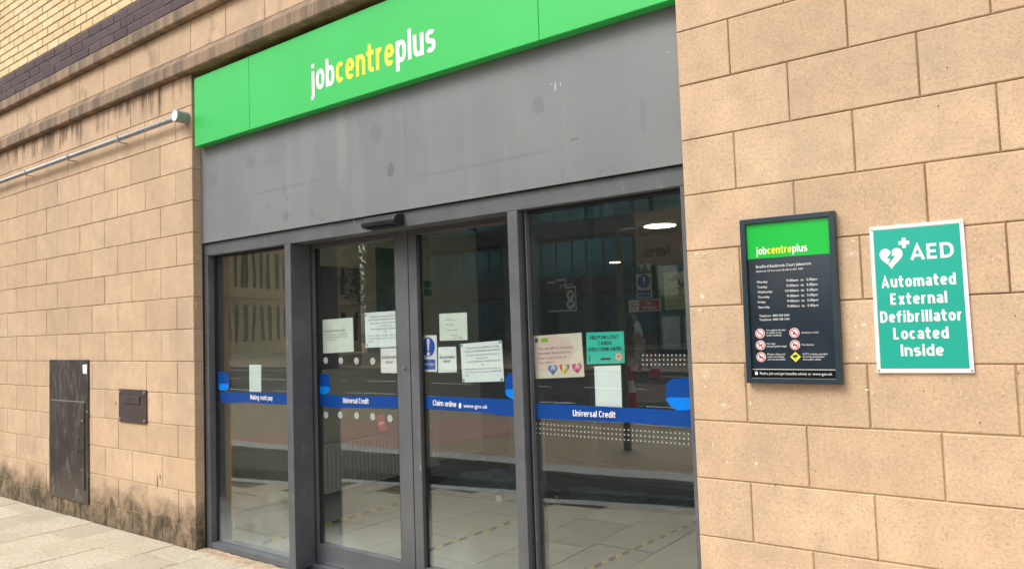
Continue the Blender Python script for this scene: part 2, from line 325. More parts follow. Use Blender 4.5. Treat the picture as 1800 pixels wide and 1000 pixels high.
def green_mat(name, c0, c1, rough=.38):
    n = N(name); c = n.mix(n.ramp(n.noise(1.5, 3), [(.3, 0), (.7, 1)]), c0, c1)
    c = n.mix(n.ramp(n.noise(7, 5, .7, n.coord((1, 1, .5))), [(.62, 0), (.8, .25)]), c, tuple(v*.75 for v in c0))
    return n.bsdf(c, rough, bump=n.noise(2, 2), bstr=.06, bdist=.01, spec=.4)
M_green = green_mat('sign_green', (.035, .50, .095), (.04, .54, .11))
M_green2 = green_mat('board_green', (.0, .42, .035), (.002, .46, .045), .2)
M_teal = green_mat('aed_green', (.006, .33, .24), (.012, .38, .285), .4)
M_white = simple('white_paint', (.82, .82, .80), .5, var=.03, bstr=.02)
M_yellow = simple('yellow_paint', (.80, .80, .05), .5, var=.03)
M_ink = simple('black_ink', (.02, .02, .025), .7, var=.1)
M_greyink = simple('grey_ink', (.06, .07, .09), .8, var=.1)
M_navy = simple('navy_board', (.010, .022, .035), .12, var=.25, bstr=.02, spec=.6)
M_navyfr = simple('navy_frame', (.016, .034, .045), .3, var=.15)
M_paper = simple('white_paper', (.80, .85, .84), .8, var=.03, vs=14, bstr=.25)
M_paper2 = simple('offwhite_paper', (.72, .77, .70), .8, var=.04, vs=14, bstr=.25)
M_cream = simple('cream_poster', (.70, .66, .54), .6, var=.05)
M_pink = simple('pink_print', (.72, .54, .48), .6, var=.08)
M_aqua = simple('aqua_card', (.015, .55, .42), .6, var=.05)
M_blue = simple('blue_vinyl', (.003, .052, .25), .22, var=.1, vs=3)
M_blue2 = simple('bright_blue_vinyl', (.0, .19, .72), .25, var=.08)
M_signblue = simple('sign_blue', (.01, .07, .45), .45, var=.05)
M_red = simple('sign_red', (.55, .015, .03), .45, var=.06)
M_sred = simple('maroon', (.25, .03, .05), .6, var=.15)
M_steel = simple('galvanised_steel', (.50, .52, .54), .32, .85, var=.15, vs=30)
M_bolt = simple('bolt_steel', (.62, .62, .62), .3, .9)
def plate_mat():
    n = N('brown_plate'); c = n.mix(n.ramp(n.noise(3, 4), [(.3, 0), (.7, 1)]), (.055, .047, .045), (.09, .075, .07))
    c = n.mix(n.ramp(n.noise(1, 5, .7, n.coord((12, 12, 3)), dist=1.5), [(.52, 0), (.66, .65)]), c, (.27, .26, .27))
    return n.bsdf(c, .32, .45, bump=n.noise(20, 3), bstr=.12, bdist=.002)
M_plate = plate_mat()
M_plate2 = simple('brown_steel', (.10, .08, .08), .38, .4, var=.2)
def glass_mat():
    n = N('window_glass')
    geo = n.noise(1.6, 2, .5, n.coord((1, 1, .55)))
    bn = n.add('ShaderNodeBump'); bn.inputs['Strength'].default_value = .35; bn.inputs['Distance'].default_value = .004; n.ln(geo, bn.inputs['Height'])
    lw = n.add('ShaderNodeLayerWeight'); lw.inputs['Blend'].default_value = .5                          # Facing works the same from both sides
    F1 = n.math('MULTIPLY_ADD', n.math('POWER', lw.outputs['Facing'], 5), .936, .064)
    fac = n.math('SUBTRACT', 1, n.math('POWER', n.math('SUBTRACT', 1, F1), 2))                           # sealed double unit: two faces on each side of the sheet
    tr = n.add('ShaderNodeBsdfTransparent'); tr.inputs[0].default_value = (.955, .975, .965, 1)
    gl = n.add('ShaderNodeBsdfGlossy'); gl.inputs['Roughness'].default_value = .006; gl.inputs[0].default_value = (.9, .95, .95, 1); n.ln(bn.outputs[0], gl.inputs['Normal'])
    mx = n.add('ShaderNodeMixShader'); n.ln(fac, mx.inputs[0]); n.ln(tr.outputs[0], mx.inputs[1]); n.ln(gl.outputs[0], mx.inputs[2])
    # dust film and splashes near the bottom of the panes
    q = n.xyz(); d = n.math('MULTIPLY', n.math('SUBTRACT', n.math('MULTIPLY_ADD', n.noise(2.5, 4), .7, -.02), q[2]), 2.2, clamp=True)
    sp = n.ramp(n.noise(95, 1, .4), [(.79, 0), (.82, .35)])
    df = n.add('ShaderNodeBsdfDiffuse'); df.inputs[0].default_value = (.55, .6, .6, 1)
    m2 = n.add('ShaderNodeMixShader'); n.ln(n.math('MAXIMUM', n.math('MULTIPLY_ADD', d, .25, .008), n.math('MULTIPLY', sp, .7)), m2.inputs[0]); n.ln(mx.outputs[0], m2.inputs[1]); n.ln(df.outputs[0], m2.inputs[2])
    n.ln(m2.outputs[0], n.out.inputs[0]); return n.m
M_glass = glass_mat()
def inner_mat():
    n = N('inner_glass'); tr = n.add('ShaderNodeBsdfTransparent'); gl = n.add('ShaderNodeBsdfGlossy'); gl.inputs['Roughness'].default_value = .02
    mx = n.add('ShaderNodeMixShader'); mx.inputs[0].default_value = .06; n.ln(tr.outputs[0], mx.inputs[1]); n.ln(gl.outputs[0], mx.inputs[2]); n.ln(mx.outputs[0], n.out.inputs[0]); return n.m
M_inner = inner_mat()
def film(name, col, a):
    n = N(name); tr = n.add('ShaderNodeBsdfTransparent'); df = n.add('ShaderNodeBsdfDiffuse'); df.inputs[0].default_value = col+(1,)
    mx = n.add('ShaderNodeMixShader'); mx.inputs[0].default_value = a; n.ln(tr.outputs[0], mx.inputs[1]); n.ln(df.outputs[0], mx.inputs[2]); n.ln(mx.outputs[0], n.out.inputs[0]); return n.m
M_dot = film('frosted_dot', (.70, .74, .72), .42)
M_dot2 = film('frosted_dot_thin', (.72, .75, .73), .5)
def slab_mat():
    n = N('paving_stone'); c = n.ramp(n.rnd(), [(0, (.54, .48, .37)), (.4, (.62, .55, .44)), (.7, (.50, .44, .34)), (1, (.68, .61, .49))])
    c = n.mix(n.ramp(n.noise(3, 5, .7), [(.4, 0), (.7, .4)]), c, (.38, .32, .23))
    c = n.mix(n.ramp(n.noise(40, 5, .8), [(.36, .7), (.5, 0)]), c, (.27, .22, .15))
    c = n.mix(n.ramp(n.noise(8, 4), [(.6, 0), (.75, .3)]), c, (.66, .60, .49))
    return n.bsdf(c, .9, bump=n.noise(70, 5, .7), bstr=.5, bdist=.004, spec=.2)
M_slab = slab_mat()
M_sand = simple('joint_sand', (.13, .10, .06), .95, var=.3)
M_thresh = simple('threshold_bedding', (.42, .32, .22), .95, var=.35, vs=20, bstr=.8)
M_asph = simple('asphalt', (.032, .034, .036), .95, var=.25, vs=20, bstr=.5, spec=.1)
M_kerb = simple('granite_kerb', (.38, .38, .36), .8, var=.15)
M_brown = N('street_paviors')
def paviors():
    n = M_brown; b = n.add('ShaderNodeTexBrick'); b.inputs['Scale'].default_value = 5; b.inputs['Color1'].default_value = (.44, .35, .24, 1); b.inputs['Color2'].default_value = (.36, .28, .19, 1)
    b.inputs['Mortar'].default_value = (.14, .11, .08, 1); b.inputs['Mortar Size'].default_value = .02; n.ln(n.coord(), b.inputs['Vector'])
    c = n.mix(n.ramp(n.noise(1.5, 5), [(.35, 0), (.7, .5)]), b.outputs[0], (.33, .27, .19)); return n.bsdf(c, .9, spec=.2)
M_brown = paviors()
M_redpav = simple('red_tactile', (.40, .20, .16), .85, var=.15)
def floor_mat():
    n = N('vinyl_floor'); c = n.mix(n.ramp(n.noise(1.2, 5), [(.3, 0), (.7, 1)]), (.30, .30, .265), (.37, .37, .33))
    c = n.mix(n.ramp(n.noise(4, 6, .7, n.coord((1, 2.5, 1)), dist=1), [(.58, 0), (.68, .45)]), c, (.17, .17, .15))
    return n.bsdf(c, .5, spec=.4)
M_floor = floor_mat()
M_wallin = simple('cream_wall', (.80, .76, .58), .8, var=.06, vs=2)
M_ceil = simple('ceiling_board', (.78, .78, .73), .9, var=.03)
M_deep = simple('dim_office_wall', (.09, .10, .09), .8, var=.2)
M_rad = simple('radiator_enamel', (.86, .86, .76), .4, var=.04)
M_carpet = simple('dark_carpet', (.022, .025, .025), .95, var=.2, spec=.1)
M_cloth = simple('charcoal_cloth', (.10, .125, .14), .95, var=.3, vs=12, bstr=.5)
# ------------------------------------------------------------------ setting: ground
W0 = -3.721; PX = .4408; PZ = .23
def struct(o): o['kind'] = 'structure'; return o
g = MB().poly([(-300, -300, -.06), (300, -300, -.06), (300, 60, -.06), (-300, 60, -.06)]).build('ground', M_asph); struct(g)
def kline(x, a): return a - (.23 if a > -2 else .10)*(x+5.9)
K1, K2 = -1.22, -2.86
# pavement by the wall: slabs laid in strips square to the facade
pav = MB().poly([(-16, -.004, -.012), (8, -.004, -.012), (8, kline(8, K1), -.012), (-16, kline(-16, K1), -.012)][::-1]).build('pavement', M_sand); struct(pav)
first = {-3.987: -.327, -3.547: -.21, -4.451: -.61, -4.838: -.34, -5.234: -.34, -5.694: -.5, -6.13: -.33, -6.674: -.4}
xs = [-6.674, -6.13, -5.694, -5.234, -4.838, -4.42, -3.987, -3.547, -3.12, -2.69]
while xs[0] > -12: xs.insert(0, xs[0]-.44)
while xs[-1] < 6: xs.append(xs[-1]+.43)
rest = MB()
cross = {-6.674: -.18, -6.13: -.33, -5.694: -.50, -5.234: -.345, -4.838: -.61, -4.42: -.327, -3.987: -.21, -3.547: -.52, -3.12: -.3, -2.69: -.6}
for a, b in zip(xs, xs[1:]):
    y = -.003 if not (-3.75 < a < -.1) else .055; c = cross.get(round(a, 3), -random.uniform(.2, .6)); ys = [y, c]
    if -3.75 < a < -.1: ys = [-.02, c]
    while ys[-1] > kline(a, K1)+.25: ys.append(ys[-1]-random.choice((.58, .62, .7)))
    for i, (p, q) in enumerate(zip(ys, ys[1:])):
        dz = random.uniform(-.002, .002); lo = max(q, kline(b, K1)+.02)
        if p-lo < .05: continue
        if -8.5 < a < -1 and p > -2.2: MB().slab(a+.003, b-.003, lo+.003, p-.003, -.05, dz, .003).build('paving_slab', M_slab, pav)
        else: rest.slab(a+.003, b-.003, lo+.003, p-.003, -.05, dz, .003)
rest.build('paving_slab', M_slab, pav, kind='stuff')
th = MB(); nx, ny = 150, 4                 # rough bedding strip under the sill, one uneven surface
for j in range(ny+1):
    for i in range(nx+1): th.v.append((W0+.001+i*(3.719/nx), -.021+j*.025, -.03 if j == 0 else random.uniform(-.001, .004)))
for j in range(ny):
    for i in range(nx): a = j*(nx+1)+i; th.f.append((a, a+1, a+nx+2, a+nx+1))
th.build('door_threshold', M_thresh, pav)
struct(MB().quadbox([(-16, kline(-16, K1), -.1), (8, kline(8, K1), -.1), (8, kline(8, K1), .0), (-16, kline(-16, K1), .0)], (0, -.14, 0)).build('kerb', M_kerb))
struct(MB().poly([(-16, kline(-16, K1)-.14, -.03), (-16, kline(-16, K2), -.03), (8, kline(8, K2), -.03), (8, kline(8, K1)-.14, -.03)]).build('cycle_lane', M_asph))
struct(MB().quadbox([(-16, kline(-16, K2), -.1), (8, kline(8, K2), -.1), (8, kline(8, K2), .004), (-16, kline(-16, K2), .004)], (0, -.32, 0)).build('kerb', M_kerb))
struct(MB().poly([(-30, kline(-30, K2)-.32, -.006), (-30, -6.5, -.006), (12, -6.5, -.006), (12, kline(12, K2)-.32, -.006)]).build('street_paving', M_brown))
struct(MB().poly([(-8.4, -2.95, -.002), (-5.4, -3.25, -.002), (-5.0, -4.9, -.002), (-5.9, -6.0, -.002), (-7.4, -5.6, -.002), (-8.5, -4.6, -.002)]).build('tactile_paving', M_redpav))
struct(MB().box(-30, 12, -6.64, -6.5, -.1, .002).build('kerb', M_kerb))
struct(MB().poly([(-150, -6.64, -.05), (60, -6.64, -.05), (60, -17, -.05), (-150, -17, -.05)]).build('road', M_asph))
for nm, rows in (('road_marking', [(-9.0, .1), (-12.0, .12), (-15.8, .1)]),):
    mk = MB()
    for y, wd in rows:
        for i in range(30): x = -60+i*2.6; mk.poly([(x, y, -.045), (x+1.6, y, -.045), (x+1.6, y-wd, -.045), (x, y-wd, -.045)])
    struct(mk.build(nm, M_white))
struct(MB().box(-150, 60, -60, -17, -.1, .0).build('far_pavement', M_brown))
# ------------------------------------------------------------------ the stone building
bld = thing('stone_building', 'buff sandstone building with buff and plum brick upper floor around the glazed entrance', 'building', (-3.721, 0, 0))
core = MB(); core.box(-16, W0-.004, .006, .3, -.06, 6.2); core.box(.004, 8, .006, .3, -.06, 6.2); core.box(W0-.004, .004, .09, .3, 2.16, 3.38); core.box(W0-.004, .004, .006, .3, 3.38, 6.2)
core.build('wall_core', M_mortar, bld)
ZB = .16                                                   # top of the base course
def zc(k): return ZB+PZ*k                                 # k = 0.. courses above the base course; k=14 -> 3.38
cache = {}
def block(x0, x1, z0, z1):
    j = random.uniform(-.0012, .0012); w_, h_ = round(x1-x0, 3), round(z1-z0, 3); key = (w_, h_, random.randrange(3))
    if key not in cache: cache[key] = MB().stone(0, w_, 0, .085, 0, h_, .0035, .0012).mesh('stone_block', M_stone)
    return link('stone_block', cache[key], bld, (x0, j, z0))
far = MB()
G = .0022
def course(k, z0, z1, side):
    odd = (k % 2 == 0)     # course with half block at the corners
    if side < 0: x = W0; edge = -16; s = -1
    else: x = 0; edge = 8; s = 1
    first_ = True
    while (x > edge) if s < 0 else (x < edge):
        L = PX/2 if (first_ and odd) else PX
        L2 = L
        a, b = (x-L2, x) if s < 0 else (x, x+L2)
        g0, g1 = (G, 0) if (first_ and s < 0) else ((0, G) if (first_ and s > 0) else (G, G))
        if (s < 0 and b > -8.4) or (s > 0 and a < 1.9): block(a+g0, b-g1, z0+G, z1-G)
        else: far.stone(a+g0, b-g1, random.uniform(-.001, .001), .085, z0+G, z1-G, .0035)
        x += s*L2; first_ = False
PXh = PX
for side in (-1, 1):
    course(1, -.05, ZB, side)
    for k in range(14): course(k, zc(k), zc(k+1), side)
for k in range(14, 16): pass
i = -28
while W0+i*PX < 8:                                          # course between the two string courses
    a = W0+i*PX
    if -8.5 < a < 1.5: block(a+G, a+PX-G, 3.537, 3.771)
    else: far.stone(a+G, a+PX-G, 0, .085, 3.537, 3.771, .0035)
    i += 1
far.build('stone_block', M_stone, bld, kind='stuff')
def strcourse(x0, x1, z0, z1, z2, d, r=0):
    c = .004; m_ = MB()
    prof = [(.08, z0), (-d+.006, z0), (-d, z0+.008), (-d, z1-.006), (-d+.006, z1), (-.0, z2), (.08, z2)]
    m_.quadbox([(x0+.0015, y, z) for y, z in prof], (x1-x0-.003, 0, 0)); return m_.build('string_course', M_string, bld)
x = -16.9
xs_ = [-15.27+i*.8665 for i in range(27)]
for a, b in zip(xs_, xs_[1:]):
    strcourse(a, b, 3.384, 3.475, 3.535, .052); strcourse(a+.2, b+.2, 3.773, 3.862, 3.902, .052)
far = MB(); farm = MB()
def bricks(z0, rows, mat, name, off):
    key = MB().stone(0, .2125, 0, .06, 0, .066, .002, .0008).mesh('brick', mat)
    global far
    f_ = MB()
    for r in range(rows):
        z = z0+r*.077; o = (r % 2)*.111+off
        for i in range(-70, 40):
            x = -.02+i*.2215+o
            if not (-16 < x < 7.8): continue
            vis = -8.2 < x < -2.0+(0 if z > 4.1 else .3) and ((x < -4.0 and z < 5.0-.0) or z < 4.13)
            vis = vis and (z-4.14) < (-(x)-4.15)*.36+.2
            if vis: link('brick', key, bld, (x, random.uniform(-.0015, .0015), z))
            else: f_.box(x, x+.2125, random.uniform(-.001, .001), .06, z, z+.066)
    f_.build('brick', mat, bld, kind='stuff')
bricks(3.911, 3, M_db, 'brick', .03); bricks(4.148, 26, M_yb, 'brick', .10)
MB().box(-16, 8, .004, .0059, 3.9, 4.142).build('mortar_bed', M_bm2, bld)
MB().box(-16, 8, .004, .0059, 4.1421, 6.19).build('mortar_bed', M_bm, bld)
MB().box(-16.1, 8.1, -.07, 9.3, 6.2, 6.35).build('roof', M_deep, bld)
# filler patches, drill holes and paint flecks on the right-hand wall (photo positions on the wall face)
def blob(px, py, rx, rz, mat, name, off=.0014, n=9, y=0):
    c = at(px, py, y); m_ = MB(); k = []
    for i in range(n):
        q = 2*math.pi*i/n; s = random.uniform(.6, 1.1); k.append((c.x+rx*s*math.cos(q), y-off, c.z+rz*s*math.sin(q)))
    m_.poly(k); return m_.build(name, mat, bld)
M_fill = simple('filler', (.72, .66, .48), .9, var=.1); M_fill2 = simple('filler_smear', (.58, .44, .30), .95, var=.12, vs=40)
M_hole = simple('drill_hole', (.03, .02, .015), .9)
for px, py, rx, rz in [(1225, 446, .012, .006), (1237, 446, .010, .005), (1234, 521, .010, .013), (1230, 545, .008, .006), (1238, 547, .005, .004), (1239, 661, .004, .005), (1240, 679, .005, .006), (1272, 711, .008, .006), (1319, 708, .004, .009), (1350, 685, .004, .004), (1280, 811, .007, .007), (1329, 814, .007, .007), (1253, 782, .0015, .018), (1499, 424, .004, .006), (1497, 446, .005, .006), (1518, 571, .011, .008), (1504, 574, .006, .004), (1507, 606, .005, .004), (1507, 629, .006, .006), (1524, 685, .007, .005), (1699, 699, .003, .003), (1489, 538, .0015, .01), (1621, 852, .006, .0015), (1228, 731, .003, .002)]:
    blob(px, py, rx, rz, M_fill, 'filler_patch')
for px, py, rx, rz in [(1232, 450, .028, .012), (1236, 525, .022, .02), (1236, 553, .022, .016), (1240, 660, .02, .028), (1275, 714, .03, .018), (1345, 693, .03, .008), (1380, 690, .022, .012), (1496, 447, .03, .012), (1512, 575, .03, .016), (1506, 605, .022, .016), (1534, 690, .012, .01), (1690, 688, .006, .01), (1762, 691, .008, .006), (1720, 741, .008, .01), (1750, 925, .02, .016), (1745, 955, .035, .01), (1700, 958, .014, .012)]:
    blob(px, py, rx, rz, M_fill2, 'filler_smear', .0006)
for px, py in [(1524, 682), (1624, 687), (1722, 742), (1434, 827), (1363, 852), (1543, 984), (1785, 555), (1308, 660), (1310, 677), (1237, 547), (1771, 389), (1281, 810), (1460, 90), (1650, 187), (1665, 120), (1790, 656)]:
    blob(px, py, .0028, .0028, M_hole, 'drill_hole', .0022, 8)
for px, py, rx, rz in [(155+6, 628, 0, 0)]: pass
for px, py, rx, rz in [(300, 648, .012, .01), (309, 667, .01, .006), (321, 719, .008, .012), (288, 704, .006, .004), (215, 575, .01, .006), (46, 790, .03, .03), (80, 656, .012, .02), (84, 770, .02, .025), (340, 655, .005, .01)]:
    blob(px, py, rx, rz, M_fill2, 'filler_smear', .0012)
for px, py, rz in [(204, 708, .02), (277, 846, .05), (282, 838, .02)]: blob(px, py, .006, rz, M_hole, 'drill_hole', .0022, 8)
# black scuffed corner damage by the reveal
blob(344, 541, .012, .05, simple('spalled_stone', (.26, .18, .11), .95, var=.3, vs=60, bstr=.8), 'spalled_patch', .0015, 12)
# ------------------------------------------------------------------ entrance
fr = bld
def fbox(name, *a, mat=M_frame, parent=bld, bev=.0025): return MB().box(*a).build(name, mat, parent, bevel=bev)
SEAM = -1.655
fbox('cladding_panel', W0+.002, SEAM-.0002, .066, .089, 2.152, 2.95, mat=M_panel, bev=.0007)
fbox('cladding_panel', SEAM+.0002, -.002, .066, .089, 2.152, 2.95, mat=M_panel, bev=.0007)
fbox('sealant', W0+.0002, W0+.006, .070, .0795, .0, 2.149, mat=M_gasket, bev=.001)
fbox('panel_lip', W0+.002, -.002, .060, .0655, 2.150, 2.160, mat=M_panel, bev=.001)
fbox('door_header', W0+.002, -.002, .08, .20, 2.060, 2.146)
fbox('door_header', W0+.002, -.002, .201, .36, 2.075, 2.40, mat=M_gasket)
fbox('door_frame', W0+.001, -3.665, .081, .20, 0, 2.058)
fbox('door_frame', -2.780, -2.718, .079, .235, 0, 2.059)
fbox('door_frame', -.978, -.916, .079, .215, 0, 2.059)
fbox('door_frame', -.052, -.002, .081, .20, 0, 2.058)
fbox('sill', -3.664, -2.781, .083, .18, 0, .042); fbox('sill', -.915, -.053, .083, .18, 0, .042)
def pane(name_thing, x0, x1, y, z0=.045, z1=2.057):
    return MB().box(x0, x1, y, y+.006, z0, z1).build('glass_pane', M_glass, bld)
w1 = pane('', -3.664, -2.781, .14); w4 = pane('', -.915, -.053, .15)
# gaskets at fixed panes
for x0, x1, y in ((-3.6645, -3.655, .128), (-2.789, -2.7805, .128), (-.9155, -.902, .132), (-.062, -.0525, .132)):
    MB().box(x0, x1, y, y+.02, .0425, 2.0595).build('gasket', M_gasket, bld)
MB().box(-.900, -.893, .12, .149, .0425, 2.0595).build('glazing_bead', M_frame, bld)
MB().box(-3.653, -2.791, .128, .139, 2.045, 2.0595).build('gasket', M_gasket, bld); MB().box(-.89, -.064, .128, .149, 2.048, 2.0595).build('gasket', M_gasket, bld)
def leaf(x0, x1, ls, rs, hasleft):
    d = MB().box(x0, x0+ls, .245, .295, .012, 2.09).build('sliding_door', M_frame, bld, bevel=.003)
    MB().box(x1-rs, x1, .245, .295, .012, 2.09).build('door_stile', M_frame, d, bevel=.003)
    MB().box(x0+ls+.001, x1-rs-.001, .247, .293, .012, .135).build('door_rail', M_frame, d, bevel=.003)
    MB().box(x0+ls+.001, x1-rs-.001, .247, .293, 2.035, 2.09).build('door_rail', M_frame, d, bevel=.003)
    MB().box(x0+ls, x1-rs, .268, .274, .13, 2.04).build('glass_pane', M_glass, d)
    for a in (x0+ls, x1-rs-.008): MB().box(a+.0005, a+.0075, .25, .267, .136, 2.034).build('gasket', M_gasket, d)
    return d
d2 = leaf(-2.742, -1.842, .05, .108, True); d3 = leaf(-1.836, -.94, .066, .05, False)
MB().box(-1.7695, -1.748, .246, .267, .136, 2.034).build('gasket', M_gasket, d3)
lk = MB().cyl(at(712, 646, .245), at(712, 646, .245)+Vector((0, -.012, 0)), .008, 12).build('lock', M_bolt, d3, smooth=False)
MB().box(-2.77, -.95, .2, .34, -.02, .010).build('floor_track', M_steel, bld)
# motion sensor on the header
sen = thing('motion_sensor', 'black wedge shaped automatic door sensor on the grey header above the doors', 'sensor', (-1.84, .08, 2.1))
MB().quadbox([(-1.965, .0795, 2.135), (-1.965, .02, 2.13), (-1.965, -.005, 2.10), (-1.965, .0, 2.075), (-1.965, .03, 2.066), (-1.965, .0795, 2.066)], (.27, 0, 0)).build('sensor_body', M_dark, sen, bevel=.008)
MB().box(-1.93, -1.73, .012, .05, 2.061, 2.067).build('sensor_lens', simple('smoked_lens', (.01, .01, .012), .1), sen)
# ------------------------------------------------------------------ fascia sign
sg = thing('fascia_sign', 'long green fascia sign reading jobcentreplus above the entrance', 'sign', (-1.85, 0, 2.84))
for a, b in ((-3.683, -3.022), (-3.0205, -.694), (-.6925, -.004)):
    MB().box(a, b, 0, .062, 2.838, 3.334).build('sign_panel', M_green, sg, bevel=.004)
MB().box(-3.66, -.01, .0625, .088, 2.86, 3.32).build('sign_backing', M_gasket, sg)
LQ = Quad((-2.389, -.0006, 3.123), (-1.352, -.0006, 3.123), (-1.352, -.0006, 2.953), (-2.389, -.0006, 2.953))
def logo(Q, u0_, u1, v, h, off, parent, y=M_yellow, wt=M_white, b=.158):
    W, H = Q.size(); target = (u1-u0_)*W/(h*H); sp = .075; t = 'jobcentreplus'; k = (target-13*b-12*sp)/sum(GW.get(c, .48) for c in t); x = 0
    for wd, mt in (('job', wt), ('centre', y), ('plus', wt)):
        L_ = sum(GW.get(c, .48) for c in wd)*k+len(wd)*b+(len(wd)-1)*sp; r = (u1-u0_)/target
        strokes(Q, wd, u0_+x*r, u0_+(x+L_)*r, v, h, off, mt, parent, b, sp); x += L_+sp
logo(LQ, 0, 1, 1, 1, .0006, sg)
# ------------------------------------------------------------------ wall signs
jb = thing('opening_hours_board', 'tall navy board with green header, opening times and prohibition symbols on the stone wall', 'sign', (.41, 0, 1.24))
Q = pq(-.03, (1300, 387), (1466, 370), (1481, 676), (1313, 673)); W_, H_ = Q.size()
fr_ = MB()
def ring(Q, m0, m1, y0, y1):
    o = [Q.p(0, 0), Q.p(1, 0), Q.p(1, 1), Q.p(0, 1)]; i_ = [Q.p(m0, m1), Q.p(1-m0, m1), Q.p(1-m0, 1-m1), Q.p(m0, 1-m1)]
    m_ = MB()
    for k in range(4):
        j = (k+1) % 4; m_.quadbox([(q.x, y0, q.z) for q in (o[k], o[j], i_[j], i_[k])], (0, y1-y0, 0))
    return m_
ring(Q, .06, .033, -.034, -.001).build('sign_frame', M_navyfr, jb, bevel=.0015)
c4 = [Q.p(.055, .03), Q.p(.945, .03), Q.p(.945, .97), Q.p(.055, .97)]
MB().quadbox([(q.x, -.022, q.z) for q in c4], (0, .02, 0)).build('sign_panel', M_navy, jb)
Q = Quad(*[Vector((q.x, -.022, q.z)) for q in (Q.p(0, 0), Q.p(1, 0), Q.p(1, 1), Q.p(0, 1))])
Q.rect(.061, .034, .94, .245, .0008, 'green_header', M_green2, jb)
logo(Q, .16, .71, .222, .046, .0014, jb)
def T(Q, par, t, u0_, u1, v, h, mat=M_white, bold=0, off=.0014, **k): return Q.text(t, u0_, u1, v, h, off, mat, par, bold=0, **k)
def TB(Q, par, t, u0_, u1, v, h, mat=M_white, off=.0014, wt=.17, sp=.10): return strokes(Q, t, u0_, u1, v, h, off, mat, par, wt, sp)
T(Q, jb, 'Bradford Eastbrook Court Jobcentre', .155, .74, .303, .0165, bold=.01)
T(Q, jb, 'Eastbrook, 50 Vicar Lane, Bradford, BD1 5AH', .155, .655, .328, .0105)
for i_, (d_, t0) in enumerate((('Monday', '9.00am'), ('Tuesday', '9.00am'), ('Wednesday', '10.00am'), ('Thursday', '9.00am'), ('Friday', '9.00am'), ('Saturday', '9.00am'))):
    v = .395+i_*.0305; wd = {'Monday': .115, 'Tuesday': .11, 'Wednesday': .165, 'Thursday': .13, 'Friday': .085, 'Saturday': .125}[d_]
    T(Q, jb, d_, .158, .158+wd, v, .0135); T(Q, jb, t0, .475 if i_ != 2 else .46, .60, v, .0135); T(Q, jb, 'to', .625, .655, v, .0135); T(Q, jb, '5.00pm', .685, .795, v, .0135)
T(Q, jb, 'Telephone  0800 328 5644', .165, .49, .600, .0125, bold=.012); T(Q, jb, 'Textphone  0800 328 1344', .165, .49, .623, .0125, bold=.012)
def noicon(u, v, kind):
    r = .0165; Q.disc(u, v, r, .0010, 'symbol_ring', M_red if kind < 5 else M_yellow, jb)
    if kind == 5: return
def prohib(Q, par, u, v, r, glyph, off=.001):
    W_, H_ = Q.size()
    Q.disc(u, v, r*1.12, off, 'symbol_rim', M_white, par); Q.disc(u, v, r, off+.0003, 'symbol_ring', M_red, par); Q.disc(u, v, r*.78, off+.0006, 'symbol_disc', M_white, par)
    g_ = MB()
    for x0, y0, x1, y1 in glyph: g_.poly([Q.p(u+a*r/W_, v+b*r/H_, off+.0009) for a, b in ((x0, y0), (x1, y0), (x1, y1), (x0, y1))])
    g_.build('symbol_glyph', M_ink, par)
    k = .70; t = .09
    Q.poly([(u+(-k-t)*r/W_, v+(-k+t)*r/H_), (u+(-k+t)*r/W_, v+(-k-t)*r/H_), (u+(k+t)*r/W_, v+(k-t)*r/H_), (u+(k-t)*r/W_, v+(k+t)*r/H_)], off+.0012, 'symbol_bar', M_red, par)
prohib(Q, jb, .165, .700, .0165, [(-.5, -.05, .3, .12), (.35, -.05, .5, .12)])
prohib(Q, jb, .165, .771, .0165, [(-.4, -.1, .3, .2), (-.35, .2, -.2, .5), (.15, .2, .3, .5), (.25, -.4, .5, 0)])
prohib(Q, jb, .165, .842, .0165, [(-.45, -.2, .2, .3), (.2, -.1, .5, .2)])
prohib(Q, jb, .535, .700, .0165, [(-.4, 0, .4, .4), (-.1, -.4, .1, 0)])
prohib(Q, jb, .535, .771, .0165, [(-.5, -.1, -.1, .3), (.1, -.1, .5, .3), (-.3, -.2, .3, -.1)])
Q.poly([(.535, .812), (.59, .842), (.535, .872), (.48, .842)], .001, 'warning_diamond', M_yellow, jb)
Q.polys([[(.505, .832), (.555, .828), (.56, .842), (.51, .848)], [(.53, .848), (.54, .848), (.54, .86), (.53, .86)]], .0016, 'camera_symbol', M_ink, jb)
for u, v, ls_, wd in ((.235, .686, ('It is against the law', 'to smoke in any', 'public building'), (.21, .165, .16)), (.235, .767, ('No dogs', '(except guide dogs)'), (.09, .21)), (.235, .830, ('Photos, video and', 'audio recordings', 'are not permitted'), (.19, .18, .19)), (.61, .704, ('No food or drink',), (.175,)), (.61, .775, ('No bicycles',), (.12,)), (.61, .830, ('CCTV is being recorded', 'for crime prevention', 'and public safety'), (.25, .22, .185))):
    for k, (t, wx) in enumerate(zip(ls_, wd)): T(Q, jb, t, u, u+wx, v+k*.0155, .0098)
Q.rect(.062, .915, .94, .918, .0012, 'rule_line', M_white, jb)
Q.rect(.062, .919, .94, .966, .0006, 'footer_strip', simple('black_footer', (.004, .005, .006), .15), jb)
T(Q, jb, 'Find a job and get benefits advice at', .145, .685, .948, .0145); T(Q, jb, 'www.gov.uk', .70, .90, .948, .0145, bold=.02)
Q.polys([[(.088, .936), (.122, .936), (.118, .950), (.092, .950)], [(.092, .928), (.097, .934), (.087, .934)], [(.105, .924), (.110, .933), (.100, .933)], [(.118, .928), (.123, .934), (.113, .934)]], .0014, 'crown_symbol', M_white, jb)
aed = thing('aed_sign', 'green and white AED sign with heart symbol screwed to the stone wall', 'sign', (.84, 0, 1.28))
Q = pq(-.008, (1528, 400), (1693, 385), (1713, 655), (1542, 655))
